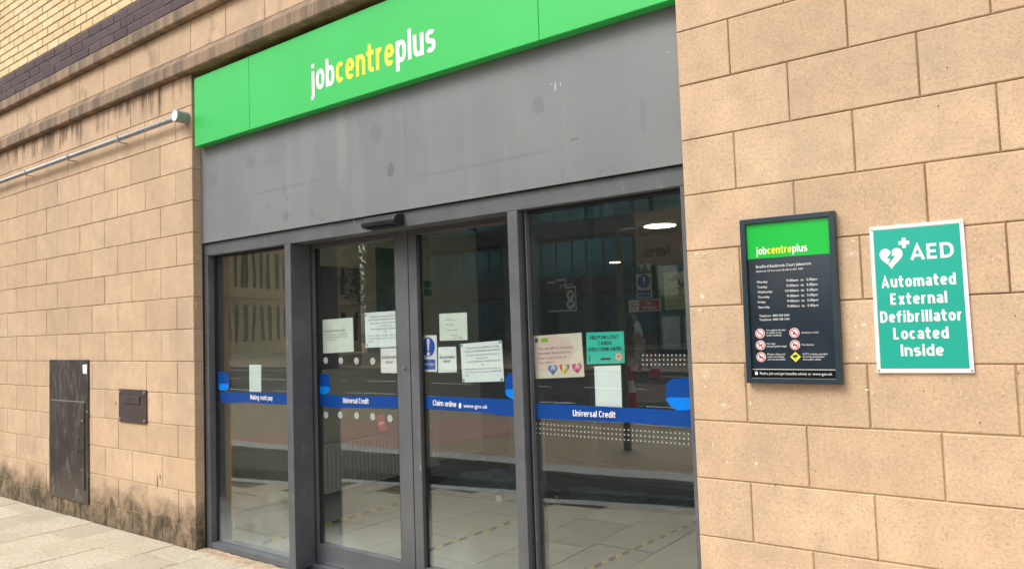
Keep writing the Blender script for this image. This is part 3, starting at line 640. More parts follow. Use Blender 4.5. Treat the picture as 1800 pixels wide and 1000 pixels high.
MB().quadbox([Q.p(0, 0), Q.p(1, 0), Q.p(1, 1), Q.p(0, 1)], (0, .007, 0)).build('sign_plate', M_white, aed)
Q.rect(.042, .026, .958, .972, .0006, 'sign_print', M_teal, aed)
ring(Q, .036, .021, -.0098, -.0081).build('sign_border', M_white, aed)
for t, a, b, v, h in (('AED', .43, .885, .245, .103), ('Automated', .10, .885, .423, .079), ('External', .19, .785, .541, .079), ('Defibrillator', .068, .925, .660, .079), ('Located', .20, .775, .775, .079), ('Inside', .27, .715, .888, .079)):
    TB(Q, aed, t, a, b, v, h, off=.0012, wt=.185, sp=.10)
def heart(Q, u, v, rw, rh, off, name, mat, par, n=40):
    pts = []
    for i in range(n):
        t = 2*math.pi*i/n; X = 16*math.sin(t)**3/17; Y_ = (13*math.cos(t)-5*math.cos(2*t)-2*math.cos(3*t)-math.cos(4*t))/15
        pts.append((u+X*rw, v-Y_*rh-.0))
    return Q.poly(pts, off, name, mat, par)
heart(Q, .225, .215, .135, .075, .0012, 'heart_symbol', M_white, aed)
Q.poly([(.255, .165), (.175, .225), (.215, .225), (.185, .268), (.27, .208), (.228, .208)], .0018, 'bolt_symbol', M_teal, aed)
Q.polys([[(.315, .112), (.43, .112), (.43, .137), (.315, .137)], [(.352, .090), (.393, .090), (.393, .112), (.352, .112)], [(.352, .137), (.393, .137), (.393, .160), (.352, .160)]], .0012, 'cross_symbol', M_white, aed)
for u, v in ((.022, .016), (.978, .016), (.022, .984), (.978, .984)):
    p = Q.p(u, v); MB().cyl(p, p+Vector((0, -.004, 0)), .0045, 10).build('screw', M_bolt, aed)
# ------------------------------------------------------------------ metal plates and conduit on the left wall
mc = thing('meter_cabinet', 'tall scuffed brown metal service cabinet cover set into the left stone wall', 'cabinet', (-5.68, 0, .13))
MB().box(-6.052, -5.31, -.014, -.0025, .135, 1.323).build('cover_plate', M_plate, mc, bevel=.003)
dr = MB().box(-6.00, -5.365, -.021, -.0145, .245, .965).build('cabinet_door', M_plate, mc, bevel=.002)
MB().box(-6.005, -5.36, -.0165, -.0142, .967, .975).build('door_lip', M_steel, mc)
for px, py in ((144, 739), (144, 826)):
    p = at(px, py, -.022); MB().cyl(p, p+Vector((0, -.004, 0)), .009, 10).build('door_screw', M_bolt, dr)
for px, py in ((139.5, 774), (144.5, 774), (139.5, 794), (144.5, 793)):
    p = at(px, py, -.022); MB().cyl(p, p+Vector((0, -.002, 0)), .008, 10).build('key_hole', M_gasket, dr)
p = at(153.5, 723, -.015); MB().cyl(p, p+Vector((0, -.004, 0)), .009, 10).build('screw', M_bolt, mc)
MB().poly([at(145, 641, -.0145), at(153, 640, -.0145), at(152.5, 657, -.0145), at(145.5, 656, -.0145)]).build('sticker', M_paper, mc)
vp = thing('wall_plate', 'small square brown metal plate with four corner bolts on the left stone wall', 'plate', (-4.58, 0, .83))
MB().box(-4.79, -4.368, -.012, -.0025, .838, 1.095).build('plate_body', M_plate2, vp, bevel=.002)
MB().box(-4.725, -4.455, -.021, -.0125, .985, 1.045).build('raised_slot', M_plate2, vp, bevel=.003)
for x in (-4.765, -4.393):
    for z in (.86, 1.073): MB().cyl((x, -.012, z), (x, -.018, z), .011, 10).build('bolt', M_bolt, vp)
M_boxgrey = simple('box_grey', (.30, .30, .31), .6)
M_galv = simple('dull_galvanised', (.36, .37, .38), .5, .6, var=.3, vs=30)
cp = thing('conduit_pipe', 'grey galvanised conduit pipe running along the left wall below the string course', 'pipe', (-7, 0, 3.06))
MB().cyl((-16, -.055, 3.052), (-3.80, -.055, 3.062), .0175, 16).build('pipe', M_galv, cp, smooth=True)
MB().cyl((-3.775, -.002, 3.062), (-3.775, -.095, 3.062), .043, 24).build('end_box', M_boxgrey, cp, bevel=.002)
MB().cyl((-3.775, -.0955, 3.062), (-3.775, -.099, 3.062), .038, 24).build('box_lid', M_white, cp)
for x in (-4.66, -5.55, -6.43, -7.3):
    MB().box(x-.008, x+.008, -.075, -.001, 3.028, 3.034).box(x-.006, x+.006, -.078, -.074, 3.03, 3.082).build('pipe_clip', M_galv, cp)
# ------------------------------------------------------------------ vinyl on the glass
GY = {1: .1485, 2: .2765, 3: .2765, 4: .1585, 5: 3.284}        # just behind each pane (items are stuck on the inside)
VO = .0085        # the vinyl is on the outer face of the pane, 8.5 mm nearer than the inside stickers
def vin(k, name, pts, mat, parent, off=0):
    return MB().poly([at(px, py, GY[k]-VO-.0012-off) for px, py in pts]).build(name, mat, parent)
vin(1, 'vinyl_band', [(386, 688), (420, 690), (507, 691), (507, 711), (470, 709.5), (435, 707), (412, 708), (399, 709), (389, 706)], M_blue, w1)
vin(1, 'vinyl_curl', [(383, 653), (396, 653), (402, 657), (404, 675), (402, 682), (388, 682), (383, 675)], M_blue, w1, .0004)
vin(1, 'vinyl_curl_end', [(385, 676), (388, 674), (400, 674), (402, 677), (402, 682), (398, 686), (388, 686), (384, 682)], M_blue2, w1, .0008)
vin(2, 'vinyl_band', [(553, 690), (562, 692), (600, 695), (700, 696), (700, 718), (640, 717), (580, 716), (565, 713), (557, 706)], M_blue, d2)
vin(2, 'vinyl_curl', [(553, 656), (576, 656), (579, 661), (581, 681), (577, 690), (556, 688), (553, 680)], M_blue, d2, .0004)
vin(2, 'vinyl_curl_end', [(555, 683), (559, 679), (576, 679), (580, 682), (578, 689), (571, 693), (558, 691), (555, 688)], M_blue2, d2, .0008)
vin(3, 'vinyl_band', [(738, 695), (820, 698), (906, 702), (906, 733), (860, 726), (800, 720), (738, 718)], M_blue, d3)
vin(3, 'vinyl_curl', [(889, 664), (893, 657), (906, 654), (910, 700), (895, 697), (888, 685)], M_blue, d3, .0004)
vin(3, 'vinyl_curl_end', [(888, 687), (891, 684), (910, 684), (910, 703), (902, 702), (890, 695)], M_blue2, d3, .0008)
vin(4, 'vinyl_band', [(934, 708), (1000, 711), (1100, 716), (1219, 722), (1219, 752), (1175, 748), (1100, 742), (1010, 738), (935, 735)], M_blue, w4)
vin(4, 'vinyl_curl', [(1171, 680), (1175, 669), (1185, 665), (1216, 664), (1219, 708), (1190, 708), (1170, 699)], M_blue, w4, .0004)
vin(4, 'vinyl_curl_end', [(1170, 701), (1178, 698), (1216, 699), (1219, 704), (1219, 720), (1190, 721), (1178, 713)], M_blue2, w4, .0008)
def gt(k, t, x0, y0, x1, y1, h, parent, mat=M_white, bold=.008, off=.0015):   # text from photo baseline points
    y = GY[k]-VO-.0012-off; Q_ = Quad(at(x0, y0-h, y), at(x1, y1-h, y), at(x1, y1, y), at(x0, y0, y)); return Q_.text(t, 0, 1, 1, 1, 0, mat, parent) if '.' in t else strokes(Q_, t, 0, 1, 1, 1, 0, mat, parent, .135, .09)
gt(1, 'Making work pay', 440, 701.5, 479, 703.5, 8.5, w1); gt(2, 'Universal Credit', 603, 708, 648, 709.5, 9.5, d2)
gt(3, 'Claim online', 761, 712, 802, 715, 9.5, d3); gt(3, 'www.gov.uk', 815, 716, 857, 718, 7, d3); gt(4, 'Universal Credit', 1007, 731, 1082, 734, 11, w4)
vin(3, 'mouse_symbol', [(806, 711), (809, 707), (811, 711), (810, 717), (807, 717)], M_white, d3, .0015)
def dots(k, lst, r, parent, name='vinyl_dots', mat=None):
    m_ = MB()
    for px, py in lst:
        c = at(px, py, GY[k]-VO-.0008); n = 8 if r < .01 else 24; m_.poly([(c.x+r*math.cos(2*math.pi*i/n), c.y, c.z+r*math.sin(2*math.pi*i/n)) for i in range(n)])
    o = m_.build(name, mat or M_dot2, parent); return o
for px, py in ((572.5, 633.5), (599, 633.5), (626.5, 634), (655, 634.5)): dots(2, [(px, py)], .022, d2, 'vinyl_dot', M_dot)
for px, py in ((573, 729), (598, 729), (627, 730), (655, 732), (685.5, 735)): dots(2, [(px, py)], .022, d2, 'vinyl_dot', M_dot)
L = []
n_ = 41
for i_ in range(n_):
    t = i_/(n_-1); px = 937+(1218-937)*(t*.88+.12*t*t)
    for r_ in range(3): L.append((px, 743.5+t*19+r_*(8.2+t*.9)))
dots(4, L, .0038, w4)
dots(4, [(1130+i_*7.3, 624+r_*8.2) for i_ in range(12) for r_ in range(3)], .0038, w4)
dots(4, [(934+i_*5.5, 624+r_*7.5) for i_ in range(2) for r_ in range(3)], .0038, w4)
# ------------------------------------------------------------------ papers and stickers (each its own thing)
def paper(name, label, cat, k, corners, mat, group=None, off=.0):
    y = GY[k]+.0012+off; Q_ = pq(y, *corners); t = thing(name, label, cat, Q_.p(.5, 1), group)
    # slightly buckled sheet, 0.4 mm thick
    m_ = MB(); n = 6; vs = []
    for s in (0, .0004):
        for j in range(n+1):
            for i in range(n+1):
                p = Q_.p(i/n, j/n); e = abs(i/n-.5)*abs(j/n-.5)*4
                m_.v.append((p.x, p.y+s+(.0012*math.sin(i*1.7+j*1.1+len(label))*e if 0 else 0), p.z))
    N1 = n+1
    for j in range(n):
        for i in range(n):
            a = j*N1+i; m_.f.append((a, a+1, a+N1+1, a+N1)); b = a+N1*N1; m_.f.append((b, b+N1, b+N1+1, b+1))
    m_.build('sheet', mat, t); return t, Q_
t, Q = paper('notice', 'small off white counter notice taped left of the first door pane', 'notice', 2, ((567, 562), (620, 558), (622, 618), (568, 621)), M_paper2)
T(Q, t, 'For Royal Mail/Courier Post', .10, .74, .355, .035, M_ink, off=.0006, bold=.02); Q.rect(.10, .362, .74, .37, .0006, 'underline', M_ink, t)
for i_, (s, b) in enumerate((('Please follow all arrows around and Centre', .82), ('Take them through reverse of the complex', .86), ('located on Hall Ings', .45))): T(Q, t, s, .10, b, .47+i_*.075, .030, M_greyink, off=.0006)
closed = ('PLEASE NOTE THIS JOBCENTRE IS CLOSED', 'TODAY DUE TO UNFORESEEN CIRCUMSTANCES.', 'Please attend Manchester Road House for all', 'appointments.', 'AFTER 4.00PM FIRST ADVERTISED SLOT', 'OR', 'Please contact us via your online account if', 'you need to contact us or call us on 0800 328', '5644')
cu = ((.14, .92), (.09, .95), (.13, .93), (.36, .66), (.13, .95), (.48, .55), (.08, .92), (.08, .94), (.08, .18))
def closed_text(t, Q):
    for i_, (s, (a, b)) in enumerate(zip(closed, cu)): T(Q, t, s, a, b, (.15, .235, .33, .41, .50, .58, .68, .76, .85)[i_], .038, M_ink if i_ < 2 or i_ == 4 else M_greyink, off=.0006, bold=.012 if i_ < 2 else 0)
t, Q = paper('notice', 'creased white closure notice on the left door pane above the automatic door notice', 'notice', 2, ((641, 550), (712, 545), (714, 609), (643, 611)), M_paper)
closed_text(t, Q)
for u, v in ((.03, .06), (.04, .92)): Q.disc(u, v, .006, .0008, 'tape_dot', M_greyink, t)
t, Q = paper('sticker', 'white automatic door notice half hidden behind the middle stile of the left door', 'sticker', 2, ((669, 612), (712, 611), (713, 656), (669.5, 655)), M_white, off=.001)
TB(Q, t, 'Automatic', .04, .68, .42, .13, M_ink, .0006, .16); TB(Q, t, 'door', .20, .52, .62, .13, M_ink, .0006, .13)
t, Q = paper('sticker', 'white and blue keep clear sticker with an exclamation mark on the right door', 'sticker', 3, ((738, 589), (767.5, 589), (768.5, 653.5), (739, 653.5)), M_white)
W_, H_ = Q.size()
Q.poly([(.5+.39*math.cos(a), .32+.265*math.sin(a)) for a in [2*math.pi*i/28 for i in range(28)]], .0006, 'blue_disc', M_signblue, t)
Q.poly([(.41, .12), (.46, .095), (.54, .095), (.59, .12), (.54, .42), (.46, .42)], .001, 'exclamation_mark', M_white, t)
Q.poly([(.5+.085*math.cos(a), .51+.055*math.sin(a)) for a in [2*math.pi*i/16 for i in range(16)]], .001, 'exclamation_mark', M_white, t)
Q.rect(.10, .66, .90, .93, .0006, 'blue_box', M_signblue, t); TB(Q, t, 'Keep clear', .13, .87, .82, .075, off=.001, wt=.13, sp=.06)
t, Q = paper('sticker', 'pale automatic door sticker right of the blue keep clear sticker', 'sticker', 3, ((770, 610), (801.5, 609), (803, 654), (770.5, 655)), M_paper)
TB(Q, t, 'Automatic', .07, .93, .45, .11, M_ink, .0006, .18); TB(Q, t, 'door', .30, .68, .61, .11, M_ink, .0006, .18)
t, Q = paper('notice', 'square handwritten note above the automatic door sticker on the right door', 'notice', 3, ((772, 551.5), (820.5, 549), (822, 597.5), (773, 599)), M_paper2)
for s, a, b, v in (('All Doors', .20, .60, .26), ('Strong', .22, .52, .44), ('Push one', .27, .65, .64), ('x', .36, .40, .76), ('only two', .42, .68, .83), ('in - Time', .52, .82, .93)): T(Q, t, s, a, b, v, .05, M_greyink, off=.0006, shear=.4)
t, Q = paper('notice', 'large closure notice with four blue tack corners on the right door', 'notice', 3, ((809, 604.5), (882, 598), (886, 670), (813, 672)), M_paper)
closed_text(t, Q)
M_tack = simple('blue_tack', (.2, .42, .45), .8)
for u, v in ((.02, .03), (.96, .03), (.03, .95), (.95, .96)): Q.disc(u, v, .010, .001, 'blue_tack', M_tack, t)
t, Q = paper('poster', 'cream and pink poster about domestic abuse with three hearts on the right pane', 'poster', 4, ((936.5, 590.5), (1022, 584.5), (1027.5, 662), (941.5, 665.5)), M_cream)
Q.poly([(.05+.0, .1), (.5, .02), (.75, .12), (.86, .4), (.72, .66), (.4, .82), (.1, .80), (.02, .5)], .0004, 'pink_shape', M_pink, t)
Q.rect(.165, .065, .32, .165, .0007, 'green_label', simple('lime_print', (.28, .5, .05), .6), t); Q.rect(.04, .06, .11, .15, .0007, 'crest_print', M_greyink, t)
for s, b, v in (('You can talk to me about', .82, .335), ('Domestic Abuse and we', .76, .445), ('have a quiet room if', .66, .555), ('you need it', .42, .66)): T(Q, t, s, .09, b, v, .058, M_greyink, off=.0008, bold=.005)
M_hb = simple('blue_heart', (.08, .16, .42), .5); M_hy = simple('rainbow_yellow', (.75, .5, .05), .5); M_hp = simple('pink_heart', (.55, .03, .16), .5); M_hg = simple('rainbow_green', (.12, .35, .08), .5); M_hv = simple('rainbow_violet', (.2, .1, .3), .5)
heart(Q, .375, .80, .105, .13, .0009, 'heart_print', M_hb, t); heart(Q, .62, .80, .105, .13, .0009, 'heart_print', M_hy, t); heart(Q, .865, .79, .105, .13, .0009, 'heart_print', M_hp, t)
Q.poly([(.62, .72), (.66, .70), (.665, .84), (.62, .91)], .0011, 'heart_stripe', M_hg, t); Q.poly([(.665, .70), (.72, .70), (.72, .78), (.665, .84)], .0011, 'heart_stripe', M_hv, t); Q.poly([(.52, .70), (.56, .69), (.575, .85), (.53, .80)], .0011, 'heart_stripe', M_red, t)
for u, vv in ((.375, .83), (.62, .83), (.865, .82)): TB(Q, t, 'J9', u-.05, u+.05, vv, .10, off=.0014, wt=.14, sp=.1)
t, Q = paper('poster', 'bright turquoise card with bold black lost cards message', 'poster', 4, ((1030, 584.5), (1096, 582), (1098.5, 638), (1032, 640)), M_aqua)
for s, a, b, v in (('HELP I\'M LOST', .10, .87, .225), ('CARDS', .31, .68, .41), ('WELCOME HERE.', .05, .96, .60)): TB(Q, t, s, a, b, v, .115, M_ink, .0007, .2, .06)
W_, H_ = Q.size(); M_or = simple('orange_print', (.75, .18, .02), .5)
Q.disc(.85, .80, .020, .0008, 'logo_ring', M_or, t); Q.disc(.85, .80, .0165, .0011, 'logo_disc', M_cream, t)
Q.poly([(.80, .79), (.85, .72), (.90, .79), (.885, .79), (.885, .86), (.815, .86), (.815, .79)], .0014, 'house_symbol', M_red, t); Q.rect(.835, .79, .865, .84, .0017, 'house_door', M_white, t)
Q.rect(.37, .82, .64, .88, .0008, 'text_bar', M_ink, t); Q.rect(.06, .72, .085, .92, .0008, 'text_bar', M_ink, t)
paper('blank_paper', 'blank white sheet under the turquoise card above the blue band', 'paper', 4, ((1044.5, 643.5), (1091, 642), (1093.5, 716), (1047, 715)), M_paper)
paper('blank_paper', 'narrow blank white sheet above the making work pay band', 'paper', 1, ((438, 641), (459, 641), (459, 689), (438.5, 688)), M_paper)
t, Q = paper('sticker', 'red and white no smoking sticker on the inner screen behind the right pane', 'sticker', 5, ((1105, 528), (1161, 524.5), (1161.5, 546), (1105.5, 549)), M_paper2, off=.02)
Q.rect(.33, .06, .97, .92, .0006, 'red_box', M_red, t); TB(Q, t, 'No', .55, .72, .42, .26, off=.001); TB(Q, t, 'smoking', .42, .88, .78, .24, off=.001, wt=.15, sp=.08)
prohib(Q, t, .165, .50, .036, [(-.6, -.1, .4, .15)], .0006)
t, Q = paper('sticker', 'blue exclamation sticker above the no smoking sticker', 'sticker', 5, ((1118, 482), (1145, 480), (1146, 523), (1119.5, 524)), M_paper2, off=.02)
Q.poly([(.5+.42*math.cos(a), .32+.28*math.sin(a)) for a in [2*math.pi*i/28 for i in range(28)]], .0006, 'blue_disc', M_signblue, t); Q.rect(.05, .68, .95, .97, .0006, 'blue_box', M_signblue, t)
Q.poly([(.42, .13), (.58, .13), (.54, .40), (.46, .40)], .001, 'exclamation_mark', M_white, t); T(Q, t, 'Keep locked', .1, .9, .86, .1, off=.001)
t, Q = paper('sticker', 'yellow sticker with a black security camera and the word CCTV', 'sticker', 5, ((1166.5, 480), (1207, 476), (1210, 542), (1169, 545)), simple('pale_yellow', (.62, .60, .22), .6), off=.02)
Q.poly([(.20, .20), (.50, .05), (.62, .14), (.60, .24), (.36, .26)], .0006, 'camera_symbol', M_ink, t); Q.poly([(.58, .26), (.64, .22), (.78, .34), (.9, .22), (.92, .40), (.72, .42)], .0006, 'camera_symbol', M_ink, t)
TB(Q, t, 'CCTV', .22, .76, .52, .10, M_ink, .0006, .17)
for v in (.60, .64, .74, .80, .88, .93): Q.rect(.1, v, .86, v+.012, .0006, 'print_line', M_greyink, t)
t, Q = paper('sticker', 'dark green emergency exit sticker with white arrow and running figure', 'sticker', 5, ((1119, 461.5), (1146.5, 459.5), (1147, 478), (1119.5, 480)), simple('exit_green', (.01, .14, .06), .5), off=.02)
Q.poly([(.30, .15), (.45, .5), (.35, .5), (.35, .85), (.24, .85), (.24, .5), (.15, .5)], .0006, 'arrow_symbol', M_paper2, t); Q.poly([(.62, .2), (.85, .2), (.85, .85), (.75, .85), (.70, .5), (.62, .85), (.58, .85), (.62, .5)], .0006, 'running_figure', M_paper2, t)
t, Q = paper('sticker', 'black stepped town plan sticker with white outline and two round symbols', 'sticker', 5, ((962, 497), (1012, 490), (1014, 545), (963, 547)), M_dark, off=.001)
for pts in ([(0, -.02), (.28, -.02), (.28, .04), (0, .04)], [(.32, -.06), (.66, -.06), (.66, .0), (.32, .0)], [(.62, -.02), (.66, -.02), (.66, .28), (.62, .28)], [(.62, .22), (.96, .22), (.96, .28), (.62, .28)], [(.96, .22), (1.0, .22), (1.0, 1), (.96, 1)], [(0, .98), (1.0, .98), (1.0, 1.03), (0, 1.03)], [(.45, .14), (.49, .14), (.49, .25), (.45, .25)], [(.45, .14), (.9, .14), (.9, .18), (.45, .18)]):
    Q.poly(pts, .0008, 'white_outline', M_paper2, t)
for u, v in ((.80, .50), (.80, .80)): Q.disc(u, v, .047, .0008, 'round_symbol', M_paper2, t); Q.poly([(u-.1, v+.02), (u+.02, v-.08), (u+.1, v-.06), (u+.0, v+.06)], .0012, 'symbol_glyph', M_ink, t)
for u, v in ((.28, .40), (.28, .66)): Q.rect(u-.05, v-.05, u+.05, v+.05, .0008, 'small_square', M_greyink, t)
t, Q = paper('sticker', 'crumpled maroon drinks packet standing behind the left door band', 'packet', 2, ((661, 732), (673, 727), (679, 755), (667, 758)), M_sred, off=.01)
Q.text('COSTA', .2, .9, .6, .16, .0006, M_white, t)
# ------------------------------------------------------------------ interior
struct(MB().box(-4.6, 6, .3, 12, -.06, 0).build('interior_floor', M_floor))
iw = MB().box(-4.35, -4.15, .301, 3.72, 0, 2.7).build('interior_wall', M_wallin); struct(iw)
struct(MB().box(-10, -4.36, 3.5, 3.72, 0, 2.7).build('interior_wall', M_wallin))
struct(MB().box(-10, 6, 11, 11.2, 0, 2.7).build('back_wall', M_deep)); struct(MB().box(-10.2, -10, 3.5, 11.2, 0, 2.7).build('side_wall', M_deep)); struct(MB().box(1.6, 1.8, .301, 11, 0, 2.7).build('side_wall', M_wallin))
struct(MB().box(-10.2, 6, .301, 11.2, 2.64, 2.8).build('ceiling', M_ceil))
struct(MB().poly([(-4.1, 1.98, .004), (-2.65, 2.18, .004), (1.59, 3.1, .004), (1.59, 10.99, .004), (-9.99, 10.99, .004), (-9.99, 3.73, .004), (-4.1, 3.73, .004)]).build('carpet', M_carpet))
MB().box(-4.149, -4.135, .302, 3.70, 0, .09).build('skirting_board', M_frame, iw)
# radiator: header, footer and every rib
rad = thing('radiator', 'cream panel radiator with vertical ribs on the inside wall behind the left door', 'radiator', (-4.08, 2.1, .07))
MB().box(-4.125, -4.085, 1.30, 2.90, .075, .49).build('radiator_panel', simple('radiator_rib_shade', (.40, .40, .34), .5), rad)  # same enamel darkened, painting in the shade between the ribs
rib2 = MB().quadbox([(0, -.012, 0), (.034, -.008, 0), (.034, .008, 0), (0, .012, 0)], (0, 0, .38)).mesh('radiator_rib', M_rad)
for i_ in range(33): link('radiator_rib', rib2, rad, (-4.084, 1.32+i_*.0485, .092))
MB().box(-4.084, -4.05, 1.30, 2.90, .474, .492).box(-4.084, -4.05, 1.30, 2.90, .072, .090).build('radiator_rail', M_rad, rad)
# floor tapes
M_ty = simple('tape_yellow', (.52, .39, .07), .5, var=.15)
M_tk = simple('tape_black', (.012, .012, .012), .5, var=.2)
def tape(label, p0, p1, wd=.05, cat='floor tape'):
    p0 = Vector(p0+(.003,)); p1 = Vector(p1+(.003,)); d = (p1-p0); Lh = d.length; d.normalize(); s = Vector((-d.y, d.x, 0))*wd/2; t_ = thing('floor_tape', label, cat, p0, 'hazard tapes stuck across the lobby floor')
    n = int(Lh/.075); a, b = MB(), MB()
    for i in range(n):
        q0 = p0+d*(Lh*i/n); q1 = p0+d*(Lh*(i+1)/n); sk = d*.025; (a if i % 2 else b).poly([q0-s-sk, q1-s-sk, q1+s+sk, q0+s+sk])
    a.build('yellow_stripe', M_ty, t_); b.build('black_stripe', M_tk, t_)
tape('yellow and black hazard tape on the floor beside the radiator', (-3.45, .35), (-3.43, 1.98), .085); tape('yellow and black hazard tape on the floor down the middle of the right door', (-2.32, .35), (-2.18, 2.2), .04); tape('yellow and black hazard tape on the floor nearest the right stone wall', (-1.24, .35), (-1.03, 2.38), .04)
# blanket heap
def heap(name, label, cat, cx, cy, L_, W__, H__, seed, mat, rot=0):
    m_ = MB(); nx, ny = 60, 26; random.seed(seed); ph = [random.uniform(0, 6) for _ in range(8)]
    for j in range(ny+1):
        for i in range(nx+1):
            u, v = i/nx*2-1, j/ny*2-1; e = max(0, 1-abs(u)**3)*max(0, 1-abs(v)**2.5)
            h = H__*e**.7*(.30+.34*(.5+.5*math.sin(3.1*u+ph[0]+.8*v))+.22*(1-abs(math.sin(4.3*u+ph[1]-2.2*v)))+.12*(1-abs(math.sin(6.5*v+ph[2]+3*u)))-.07*abs(math.sin(9*u+ph[3]+5*v)))
            x = u*L_/2*(1+.08*math.sin(4*v+ph[4])); y = v*W__/2*(1+.15*math.sin(5*u+ph[5])); c, s = math.cos(rot), math.sin(rot)
            m_.v.append((cx+x*c-y*s, cy+x*s+y*c, max(.006, h)))
    for j in range(ny):
        for i in range(nx): a = j*(nx+1)+i; m_.f.append((a, a+1, a+nx+2, a+nx+1))
    o = m_.build(name, mat, smooth=True); md = o.modifiers.new('s', 'SOLIDIFY'); md.thickness = .006; md.offset = -1
    return tag(o, label, cat)
heap('blanket', 'crumpled charcoal blanket heaped on the lobby floor behind the right door', 'blanket', -2.98, 2.42, 1.3, .5, .24, 3, M_cloth, .15)
heap('blanket', 'low dark cloth lying behind the right pane near the inner door frame', 'blanket', -1.75, 2.75, 1.3, .4, .09, 5, M_cloth, .1)
can = thing('drinks_can', 'crushed silver and red drinks can lying against the blanket', 'can', (-2.72, 2.25, .035))
MB().cyl((-2.76, 2.26, .035), (-2.70, 2.14, .035), .033, 20).build('can_body', M_sred, can, smooth=False); MB().cyl((-2.70, 2.139, .035), (-2.699, 2.136, .035), .028, 20).build('can_lid', M_bolt, can)
random.seed(11)
for lb, px, py, s in (('torn white paper scrap in front of the blanket', 812, 866, .10), ('pinkish crumpled wrapper on the floor by the inner frame', 958, 876, .12), ('small pale litter flake on the lobby floor near the right wall', 1183, 888, .03)):
    d = ray(px, py); p = CAM+d*(-CAM.z/d.z); m_ = MB(); n = 7
    for j in range(3):
        for i in range(n): m_.v.append((p.x+(i/(n-1)-.5)*s*2, p.y+(j-1)*s*.25+random.uniform(-.1, .1)*s, .008+random.uniform(0, .18)*s))
    for j in range(2):
        for i in range(n-1): a = j*n+i; m_.f.append((a, a+1, a+n+1, a+n))
    tag(m_.build('litter', M_pink if 'pink' in lb else M_paper2), lb, 'litter')
# things on the inside walls
def onwall(name, label, cat, y0, y1, z0, z1, mat, d=.02, x=-4.149): return tag(MB().box(x, x+d, y0, y1, z0, z1).build(name, mat, bevel=.002), label, cat)
onwall('notice_board', 'dark maroon notice board on the inside wall behind the left door', 'notice board', 1.30, 1.93, 1.15, 2.08, simple('board_maroon', (.035, .018, .022), .5, var=.3))
onwall('wall_poster', 'upper small green safety notice on the inside wall beside the doors', 'poster', 2.83, 2.94, 1.92, 1.99, simple('notice_green', (.01, .14, .03), .5), .006); onwall('wall_poster', 'lower small green safety notice on the inside wall beside the doors', 'poster', 2.83, 2.94, 1.83, 1.90, simple('notice_green', (.01, .14, .03), .5), .006)
onwall('wall_poster', 'pale teal panel standing in for a street reflection on the inside wall next to the middle stile', 'poster', 2.15, 2.55, 1.60, 2.30, simple('teal_reflection', (.10, .22, .20), .5, var=.3, vs=5), .006)  # added panel, its colour paints the reflection of teal glazing opposite
onwall('call_box', 'small grey alarm box high on the inside wall', 'alarm box', 3.0, 3.12, 2.50, 2.56, M_ceil, .05)
dome = thing('security_camera', 'dome security camera under the lobby ceiling above the right door', 'security camera', (-4.0, 3.3, 2.6))
MB().cyl((-3.93, 3.40, 2.639), (-3.93, 3.40, 2.59), .075, 24).build('camera_base', M_ceil, dome)
m_ = MB()
for j in range(7):
    a = math.pi/2*j/6
    for i_ in range(20): q = 2*math.pi*i_/20; m_.v.append((-3.93+.058*math.cos(a)*math.cos(q), 3.40+.058*math.cos(a)*math.sin(q), 2.589-.058*math.sin(a)))
for j in range(6):
    for i_ in range(20): k = (i_+1) % 20; m_.f.append((j*20+i_, j*20+k, (j+1)*20+k, (j+1)*20+i_))
m_.build('camera_dome', simple('dome_black', (.008, .008, .01), .08), dome, smooth=True)
# inner door frame and dark bin seen through the right pane
inr = thing('inner_screen', 'dark framed inner glass screen standing inside behind the right pane', 'screen', (-2.3, 3.6, 0))
for x in (-3.45, -2.46, -1.2, .2): MB().box(x, x+.07, 3.3, 3.38, 0, 2.63).build('screen_post', M_frame, inr)
MB().box(-3.379, -2.461, 3.3, 3.38, .0, .14).box(-2.389, -1.201, 3.3, 3.38, .0, .14).box(-1.129, .199, 3.3, 3.38, .0, .14).build('screen_rail', M_frame, inr)
for a, b in ((-3.379, -2.461), (-2.389, -1.201), (-1.129, .199)): MB().box(a, b, 3.335, 3.341, .141, 2.62).build('glass_pane', M_inner, inr)
bn_ = thing('litter_bin', 'black square litter bin standing just inside the right pane', 'bin', (-2.6, 2.95, 0))
MB().box(-3.05, -2.72, 2.85, 3.15, 0.25, .75).build('bin_body', M_dark, bn_, bevel=.01); MB().box(-3.0, -2.77, 2.9, 3.1, 0, .249).build('bin_stand', M_dark, bn_)
cn = thing('reception_counter', 'long pale topped reception counter deep inside the office', 'counter', (-4, 8, 0))
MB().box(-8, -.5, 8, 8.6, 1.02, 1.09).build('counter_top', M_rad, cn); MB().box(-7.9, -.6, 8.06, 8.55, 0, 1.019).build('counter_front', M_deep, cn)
for lb, x, z, mt in (('blue campaign poster with figures above the office counter', -6.0, 1.3, simple('poster_blue', (.02, .12, .25), .5, var=.4, vs=6)), ('grey campaign poster left of the teal one above the counter', -3.6, 1.25, simple('poster_grey', (.25, .25, .24), .5, var=.4, vs=6)), ('teal campaign poster above the counter near the right wall', -1.9, 1.25, simple('poster_teal', (.02, .25, .25), .5, var=.4, vs=6))):
    tag(MB().box(x, x+.9, 10.96, 10.995, z, z+.9).build('wall_poster', mt), lb, 'poster')
